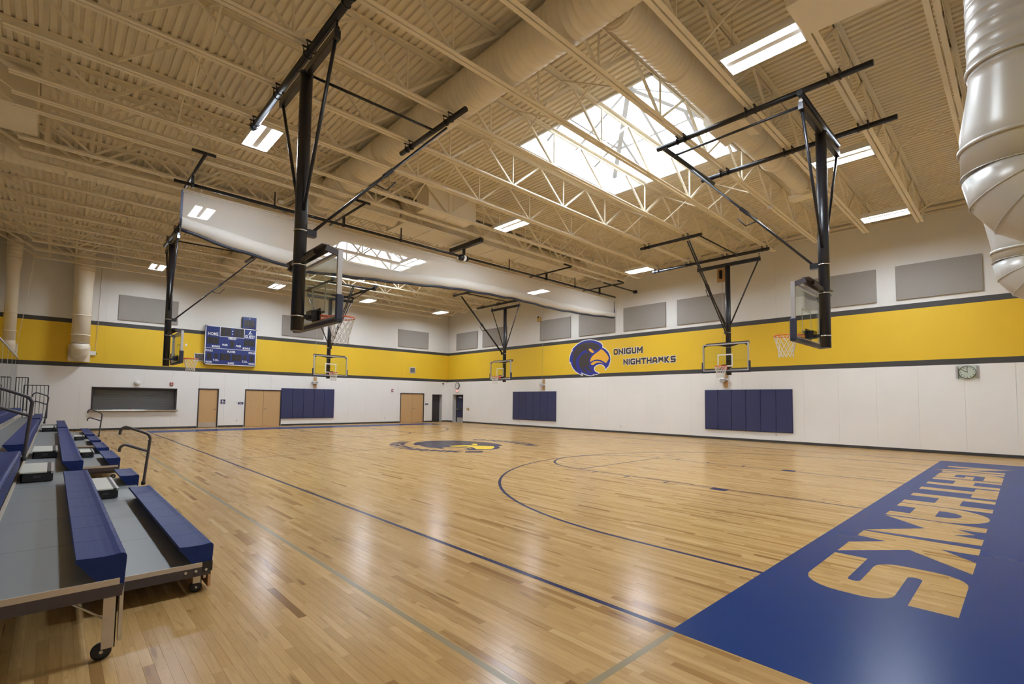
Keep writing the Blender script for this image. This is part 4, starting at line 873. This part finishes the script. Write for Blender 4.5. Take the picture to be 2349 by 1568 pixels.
def grille(label, u, z, w, h, n):
    th = wallbox('wall_grille', label, 'grille', 'B', u, z, [('grille_frame', 'plastic_white', lambda m: (m.box(-w/2, -w/2+.04, -.03, 0, -h/2, h/2), m.box(w/2-.04, w/2, -.03, 0, -h/2, h/2), m.box(-w/2, w/2, -.03, 0, h/2-.04, h/2), m.box(-w/2, w/2, -.03, 0, -h/2, -h/2+.04))), ('void_shade_sheet', 'charcoal', lambda m: m.box(-w/2+.03, w/2-.03, -.006, -.001, -h/2+.03, h/2-.03))])  # charcoal sheet behind the blades paints in the dark of the duct
    s = None
    for i in range(n):
        x = -w/2+.05+(w-.1)*(i+.5)/n
        if s is None: s = MB().bar((0, -.018, -h/2+.04), (0, -.018, h/2-.04), .006, .022, (.5, 1, 0)).build('grille_blade', 'aluminium', th); q = s
        else: q = inst(s, th)
        q.location = (x, 0, 0)
grille('white framed return air grille left of the scoreboard', -5.44, 3.79, .46, .43, 12); grille('white framed air grille on the yellow band near the corner', 7.57, 3.77, .46, .43, 9)
th = wallbox('restroom_sign', 'square blue restroom sign right of the single door', 'sign', 'B', -4.235, 1.41, [('sign_plate', 'sign_navy', lambda m: m.bbox(-.115, .115, -.012, 0, -.12, .12, .003))])
m = MB(); m.lathe([(.018, 0), (.018, -.002)], (-.03, -.013, .07), (0, 1, 0), 10); m.prism([(-.06, .045), (0, .045), (-.012, -.045), (-.048, -.045)], lambda u, v, a: (u, a, v), -.0145, -.0125); m.path([(.03, -.014, .05), (.035, -.014, 0), (.075, -.014, 0), (.085, -.014, -.045)], .008, 5); m.lathe([(.013, 0), (.013, -.002)], (.03, -.013, .075), (0, 1, 0), 8); m.lathe([(.042+.006*math.cos(a), .002*math.sin(a)) for a in (0, 2, 4)], (.04, -.013, -.03), (0, 1, 0), 14, True); m.box(-.06, .06, -.0145, -.0125, -.09, -.075); m.build('pictogram', 'paint_white', th)
def plate(name, label, cat, wallid, u, z, w, h, m_, d=.015, extra=None):
    parts = [('plate', m_, lambda m: m.bbox(-w/2, w/2, -d, 0, -h/2, h/2, min(.006, d/3)))]
    if extra: parts += extra
    return wallbox(name, label, cat, wallid, u, z, parts)
bar_ = [('raised_text', 'plastic_white', lambda m: m.box(-.07, .07, -.017, -.014, -.012, .012))]
plate('room_sign', 'small oblong navy room sign left of the middle double doors', 'sign', 'B', -3.365, 1.325, .27, .12, 'sign_navy', .014, bar_)
plate('room_sign', 'small oblong navy room sign right of the far double doors', 'sign', 'B', 8.83, 1.32, .26, .12, 'sign_navy', .014, bar_)
sw = [('switch_toggle', 'plastic_white', lambda m: m.box(-.012, .012, -.03, -.01, -.025, .025))]
plate('light_switch', 'white light switch plate beside the navy sign left of the middle double doors', 'switch', 'B', -3.56, 1.38, .07, .11, 'plastic_white', .012, sw)
sk_ = [('socket', 'acoustic', lambda m: (m.box(-.018, .018, -.014, -.011, .01, .035), m.box(-.018, .018, -.014, -.011, -.035, -.01)))]
plate('wall_socket', 'low wall socket left of the middle double doors', 'socket', 'B', -3.52, .36, .08, .12, 'plastic_white', .012, sk_)
plate('wall_socket', 'low wall socket left of the far double doors', 'socket', 'B', 5.5, .36, .08, .12, 'plastic_white', .012, sk_)
plate('wall_socket', 'low wall socket under the nearer emblem-wall pad', 'socket', 'R', 5.53, .34, .08, .12, 'plastic_white', .012, sk_)
plate('wall_socket', 'low wall socket on the emblem wall between the two pads', 'socket', 'R', 13.32, .33, .08, .12, 'plastic_white', .012, sk_)
plate('wall_socket', 'low wall socket under the farther emblem-wall pad', 'socket', 'R', 21.17, .34, .08, .12, 'plastic_white', .012, sk_)
plate('light_switch', 'narrow dark switch plate right of the blue exit door', 'switch', 'R', 26.8, 1.02, .06, .16, 'acoustic', .012, sw)
plate('fire_pull', 'reddish fire alarm pull box right of the blue exit door', 'alarm', 'R', 26.6, .98, .13, .18, 'yellow_box', .05, [('pull_handle', 'red', lambda m: m.box(-.04, .04, -.065, -.045, -.02, .02))])
st = [('strobe_lens', 'plastic_white', lambda m: m.bbox(-.035, .035, -.075, -.045, -.05, .03, .008))]
plate('fire_strobe', 'red fire alarm strobe right of the serving window', 'alarm', 'B', -6.59, 2.31, .15, .15, 'red', .05, st)
plate('fire_strobe', 'red fire alarm strobe left of the far double doors', 'alarm', 'B', 6.01, 2.27, .13, .17, 'red', .05, st)
wallbox('dome_light', 'white half-dome wall fixture above the serving window', 'wall light', 'B', -7.98, 2.32, [('dome', 'plastic_white', lambda m: m.lathe([(.14, 0), (.135, -.05), (.11, -.09), (.06, -.12), (.01, -.128)], (0, 0, 0), (0, 1, 0), 20)), ('grille_ring', 'aluminium', lambda m: m.lathe([(.10, -.085), (.115, -.095), (.12, -.085), (.105, -.075)], (0, 0, 0), (0, 1, 0), 20, True))])
wallbox('security_camera', 'small dark security camera under the lower stripe by the corner', 'camera', 'B', 10.19, 2.88, [('mount', 'plastic_white', lambda m: m.bbox(-.05, .05, -.03, 0, -.06, .06, .006)), ('camera_body', 'charcoal', lambda m: m.lathe([(.0, -.03), (.05, -.04), (.065, -.09), (.05, -.13), (.02, -.15)], (0, 0, 0), (0, 1, 0), 14))])
plate('control_box', 'white control box right of the tall grey duct on the back wall', 'box', 'B', -9.70, 3.67, .21, .20, 'plastic_white', .09, [('box_knob', 'charcoal', lambda m: m.box(.105, .135, -.06, -.03, -.03, .03))])
plate('blank_plate', 'left of two white blank plates on the yellow band left of the scoreboard', 'plate', 'B', -6.25, 4.40, .10, .12, 'plastic_white')
plate('blank_plate', 'right of two white blank plates on the yellow band left of the scoreboard', 'plate', 'B', -6.05, 4.40, .10, .12, 'plastic_white')
for nm, lab, pts in (('hanging_cable', 'slack thin cable hanging in front of the left corner duct', [(-11.75, 26.54, 7.625), (-11.9, 26.6, 5.6), (-12.146, 26.7, 3.29)]), ('hanging_cable', 'thin cable down the back wall to the white control box', [(-9.55, YB-.03, 7.9), (-9.57, YB-.03, 5.5), (-9.62, YB-.03, 3.8)])):
    tag(MB().path(pts, .008, 6).build(nm, 'net_white'), lab, 'cable')
for i, (x, y, lab) in enumerate(((-6.3, 13.8, 'small white detector disc under the roof near the curtain left end'), (4.3, 3.43, 'small white detector under a joist right of the near skylight'))):
    o = MB().lathe([(.06, .06), (.08, .04), (.08, .0), (.05, -.02)], (x, y, ZC-.07), (0, 0, 1), 16).build('smoke_detector', 'plastic_white'); tag(o, lab, 'detector')

# ================================================================== BLEACHERS
xf = lambda n: -9.93-.645*(n-1)
zs = lambda n: .405+.243*(n-1)
zd = lambda n: .25+.24*(n-1)
prof = [(-.235, -.002), (-.20, -.005), (-.15, -.0075), (-.10, -.008), (-.06, -.006), (-.03, -.001), (-.018, -.002), (-.008, -.008), (-.002, -.018), (0, -.032), (-.008, -.20), (-.014, -.245), (-.03, -.245), (-.045, -.19), (-.11, -.155), (-.12, -.165), (-.155, -.135), (-.215, -.05), (-.24, -.022)]
def seat_mesh(L):
    m = MB().prism(prof, lambda u, v, a: (u, a, v), .004, L-.004)
    for y in (.0042, L-.0042):                     # end-cap relief
        m.prism([(-.14, -.05), (-.03, -.05), (-.035, -.15), (-.10, -.14)], lambda u, v, a: (u, a, v), y-.004 if y < .1 else y, y if y < .1 else y+.004)
        m.lathe([(.009, -.003), (.009, .003)], (-.03, y, -.028), (0, 1, 0), 8)
    return m
def row(n, label, seats, decks, back):
    th = thing('bleacher_row', label, 'bleacher row', (xf(n), 2.0, 0), 0, 'telescopic bleacher rows')
    s0 = None
    for a, b_ in seats:
        k = max(1, round((b_-a)/.47)); L = (b_-a)/k
        for i in range(k):
            if s0 is None: s0 = seat_mesh(1.0).build('seat', 'seat_blue', th); q = s0
            else: q = inst(s0, th)
            q.location = (0, a+i*L-2.0, zs(n)); q.scale = (1, L, 1)
            q['tone'] = 0.0
        # bolts along the front lip
        m = MB(); y = a+.2
        while y < b_ and y < 9: m.bar((.004, y-2.0, zs(n)-.035), (-.028, y-2.0, zs(n)+.0), .012, .006); y += .235
        if m.v: m.build('lip_clip', 'pad_navy_dark', th)['kind'] = 'stuff'
    dx0 = back-xf(n)
    p0 = None
    for a, b_ in decks:
        k = max(1, round((b_-a)/1.15)); L = (b_-a)/k
        for i in range(k):
            if p0 is None: p0 = MB().box(dx0, -.03, .002, .998, -.018, 0).build('deck_panel', 'deck_grey', th); q = p0
            else: q = inst(p0, th)
            q.location = (0, a+i*L-2.0, zd(n)); q.scale = (1, L, 1)
        for y in (a-.012, b_):
            MB().box(dx0, -.03, y-2.0, y-2.0+.012, zd(n)-.03, zd(n)+.006).build('end_trim', 'beige_trim', th)
            MB().box(dx0, -.015, y-2.0+.0, y-2.0+.014, zd(n)-.10, zd(n)-.03).build('end_channel', 'dark_brown', th)
        m = MB(); m.box(-.10, -.04, a-2.0, b_-2.0, zd(n)-.10, zd(n)-.018); m.box(dx0, dx0+.05, a-2.0, b_-2.0, zd(n)-.08, zd(n)-.018); m.build('deck_beam', 'dark_brown', th)
        m = MB(); m.box(dx0+.005, dx0+.03, a-2.0, b_-2.0, zd(n), zd(n)+.022); m.build('deck_nosing', 'beige_trim', th)
    return th
r1 = row(1, 'front bleacher row, lowest blue seats beside the court with gaps', [(3.0, 6.7), (7.95, 8.94), (10.93, 12.78), (13.68, 15.55), (16.4, 18.4), (19.36, 23.45)], [(3.0, 8.94), (10.93, 15.55), (16.4, 23.45)], xf(2)-.05)
r2 = row(2, 'second bleacher row, blue seats one step above the front row', [(2.15, 6.95), (8.28, 19.0), (19.5, 25.3)], [(2.15, 25.3)], xf(3)-.05)
r3 = row(3, 'third bleacher row, blue seats left of the second row', [(1.6, 7.5), (8.78, 20.1), (20.9, 26.6)], [(1.6, 26.7)], xf(4)-.05)
r4 = row(4, 'top bleacher row at the left picture edge, seats along the glass', [(2.0, 26.8)], [(1.6, 26.8)], -12.10)
def wheel(par, x, y, r, base): 
    w = MB().lathe([(r*.55, -.018), (r*.95, -.018), (r, -.012), (r, .012), (r*.95, .018), (r*.55, .018)], (x, y, r), (0, 1, 0), 22).build('wheel', 'black_rubber', par)
    MB().lathe([(r*.2, -.024), (r*.2, .024)], (x, y, r), (0, 1, 0), 10).build('axle', 'galvanised', w)
def leg(th, n, x0, x1, y, ztop, r, wx, zbot=.075):
    m = MB(); m.box(x0, x1, y, y+.006, zbot, ztop); m.box(x1-.006, x1, y, y+.06, zbot, ztop); m.box(x1+.012, x1+.03, y+.0, y+.06, zbot+.03, ztop+.02); m.build('leg_post', 'galvanised', th); wheel(th, wx, y+.05, r, th)
leg(r2, 2, -.10, -.035, .17, zd(2)-.05, .05, -.095)
m = MB().tube((-.30, .19, zd(2)-.06), (-.09, .19, .25), .006, 6).path([(-.33, .19, zd(2)-.055), (-.30, .19, zd(2)-.055), (-.27, .19, zd(2)-.09)], .007, 6); m.build('tie_rod', 'galvanised', r2)
MB().box(-.08, -.02, .155, .17, zd(2)-.09, zd(2)+.015).build('corner_plate', 'black_metal', r2)
leg(r1, 1, -.13, -.07, 1.03, zd(1)-.03, .042, -.10, .085)
MB().box(-.075, -.005, .985, 1.0, zd(1)-.07, zd(1)+.01).build('corner_plate', 'black_metal', r1)
MB().box(-.02, .0, 1.05, 1.06, .03, .14).build('kick_board_end', 'plywood', r1); MB().box(-.022, -.006, 1.06, 6.9, .03, .14).build('kick_board', 'plywood', r1)
for y in (8.9, 10.97, 15.5): 
    MB().box(-.60, -.05, y-2.0, y-2.0+.02, .10, .20).build('side_rail', 'dark_brown', r1); wheel(r1, -.1, y-2.0-.05, .042, r1)
bolts = MB()
for th_, n, y in ((r1, 1, .98), (r2, 2, .13)):
    m = MB()
    for x in (-.05, -.12, -.19): m.lathe([(.010, -.006), (.010, .004)], (x, y+(.004 if n == 1 else .022), zd(n)-.055), (0, 1, 0), 8)
    m.build('bolt', 'galvanised', th_)
# aisle steps
def step(label, x0, x1, y0, y1, z0):
    th = thing('aisle_step', label, 'step', ((x0+x1)/2, y0, z0), 0, 'portable aisle steps'); w = (x1-x0)/2; L = y1-y0; H = .135
    m = MB(); m.box(-w, w, 0, .02, .012, H-.015); m.box(-w, -w+.02, 0, L, 0, H-.015); m.box(w-.02, w, .02, L, .012, H-.015); m.box(-w, w, L-.02, L, .012, H-.015)
    for x in (-w*.55, w*.55): m.box(x-.01, x+.01, -.004, 0, .015, .05)
    m.build('step_body', 'black_rubber', th)
    MB().box(-w*.22, w*.22, -.004, .001, .055, .085).build('grip_slot', 'dark_brown', th)
    MB().box(-w-.005, w*.60, -.006, L, H-.015, H).build('tread', 'step_top', th); MB().box(w*.60, w*.86, -.006, L, H-.015, H+.001).build('grip_strip', 'charcoal', th); MB().box(w*.86, w+.006, -.006, L, H-.03, H+.001).build('edge_trim', 'aluminium', th)
step('aisle step on the second deck, nearest the camera beside the tall handrail', xf(3)+.01, -10.905, 7.25, 8.45, zd(2))
step('aisle step on the second deck, middle one behind the long seat', -11.17, -10.85, 10.62, 11.85, zd(2))
step('aisle step on the second deck, farthest of the three', -11.16, -10.84, 19.85, 21.05, zd(2))
step('aisle step on the front deck, nearest the camera', -10.52, -10.265, 6.82, 8.05, zd(1))
step('aisle step on the front deck, middle one', -10.46, -10.24, 12.88, 13.6, zd(1))
step('aisle step on the front deck, farthest one', -10.42, -10.2, 18.75, 19.3, zd(1))
# handrails
def smooth(p, k=4):
    p = [Vector(q) for q in p]; out = []
    for i in range(len(p)-1):
        a, b_, c, d_ = p[max(i-1, 0)], p[i], p[i+1], p[min(i+2, len(p)-1)]
        for j in range(k):
            t = j/k; out.append(.5*((2*b_)+(c-a)*t+(2*a-5*b_+4*c-d_)*t*t+(3*b_-a-3*c+d_)*t**3))
    return out+[p[-1]]
def rail(label, y, up_, low, z0, r=.019):
    th = thing('handrail', label, 'handrail', (up_[0][0], y, z0))
    o = (up_[0][0], y, z0)
    MB(o).path(smooth([(x, y, z) for x, z in up_]), r, 12).build('upper_rail', 'dark_brown', th); MB(o).path(smooth([(x, y, z) for x, z in low]), r, 12).build('lower_rail', 'dark_brown', th)
    MB(o).lathe([(r*1.5, 0), (r*1.5, .05), (r, .06)], (up_[0][0], y, z0), (0, 0, 1), 12).build('post_socket', 'black_metal', th)
u1 = [(-9.885, .25), (-9.835, .88), (-9.83, .96), (-9.845, 1.01), (-9.88, 1.045), (-10.0, 1.10), (-10.11, 1.15), (-10.15, 1.15), (-10.18, 1.125), (-10.195, 1.09), (-10.20, 1.04)]
l1 = [(-9.845, .765), (-10.0, .83), (-10.11, .875), (-10.15, .875), (-10.18, .85), (-10.192, .82), (-10.195, .78)]
rail('curved brown handrail at the front row aisle, nearest the camera', 7.87, u1, l1, .25)
rail('curved brown handrail at the front row aisle, far one by the serving window', 20.3, [(x+.10, z+.02) for x, z in u1], [(x+.10, z+.02) for x, z in l1], .25)
u3 = [(-11.21, .71), (-11.165, 1.45), (-11.165, 1.53), (-11.19, 1.58), (-11.23, 1.61), (-11.48, 1.715), (-11.62, 1.765), (-11.66, 1.75), (-11.68, 1.70)]
l3 = [(-11.175, 1.335), (-11.48, 1.455), (-11.62, 1.505), (-11.66, 1.49), (-11.67, 1.44)]
rail('tall curved brown handrail at the left edge, upper aisle near the camera', 8.0, u3, l3, .71, .021)
u4 = [(-11.12, .73), (-11.065, 1.50), (-11.065, 1.57), (-11.09, 1.61), (-11.13, 1.64), (-11.31, 1.71), (-11.36, 1.71), (-11.40, 1.68), (-11.42, 1.64), (-11.425, 1.58)]
rail('curved brown handrail at the upper aisle, far one before the guard fence', 20.3, u4, [(-11.08, 1.34), (-11.3, 1.43), (-11.36, 1.44), (-11.41, 1.40)], .73)
def guard(label, y, x0, x1, z0, z1, nb):
    th = thing('guard_rail', label, 'guard rail', ((x0+x1)/2, y, z0)); w = (x1-x0)/2; H = z1-z0
    m = MB(); m.bar((-w, 0, H), (w, 0, H), .035, .035); m.bar((-w, 0, .05), (w, 0, .05), .03, .03); m.bar((-w, 0, 0), (-w, 0, H), .03, .03); m.bar((w, 0, 0), (w, 0, H), .035, .035); m.build('rail_frame', 'door_frame', th)
    b = None
    for i in range(nb):
        if b is None: b = MB().bar((0, 0, .05), (0, 0, H), .018, .018).build('baluster', 'door_frame', th); q = b
        else: q = inst(b, th)
        q.location = (-w+2*w*(i+1)/(nb+1), 0, 0)
guard('dark barred guard fence at the far end of the bleachers, higher left one', 26.86, -12.06, -11.72, .99, 2.36, 3)
guard('dark barred guard fence at the far end of the bleachers, lower right one', 26.75, -11.82, -11.11, .68, 2.05, 5)
# glazed partition behind the top row
w2 = node('window_2')
y = 3.5
while y < YB-.2:
    y2 = min(y+2.4, YB-.02); MB().box(-12.145, -12.135, y+.02, y2-.02, .05, 3.27).build('pane', 'view_glass', w2)
    MB().box(-12.16, -12.13, y-.008, y+.008, 0, 3.28).build('mullion', 'aluminium', w2); y += 2.4
MB().box(-12.17, -12.12, 3.5, YB, 3.25, 3.30).build('head_rail', 'jamb', w2)
m = MB(); y = 3.6
while y < YB-.05: m.box(-12.42, -12.415, y, y+.085, .1, 3.2); y += .11
o = m.build('blind_slats', 'plastic_white', w2); o['kind'] = 'stuff'
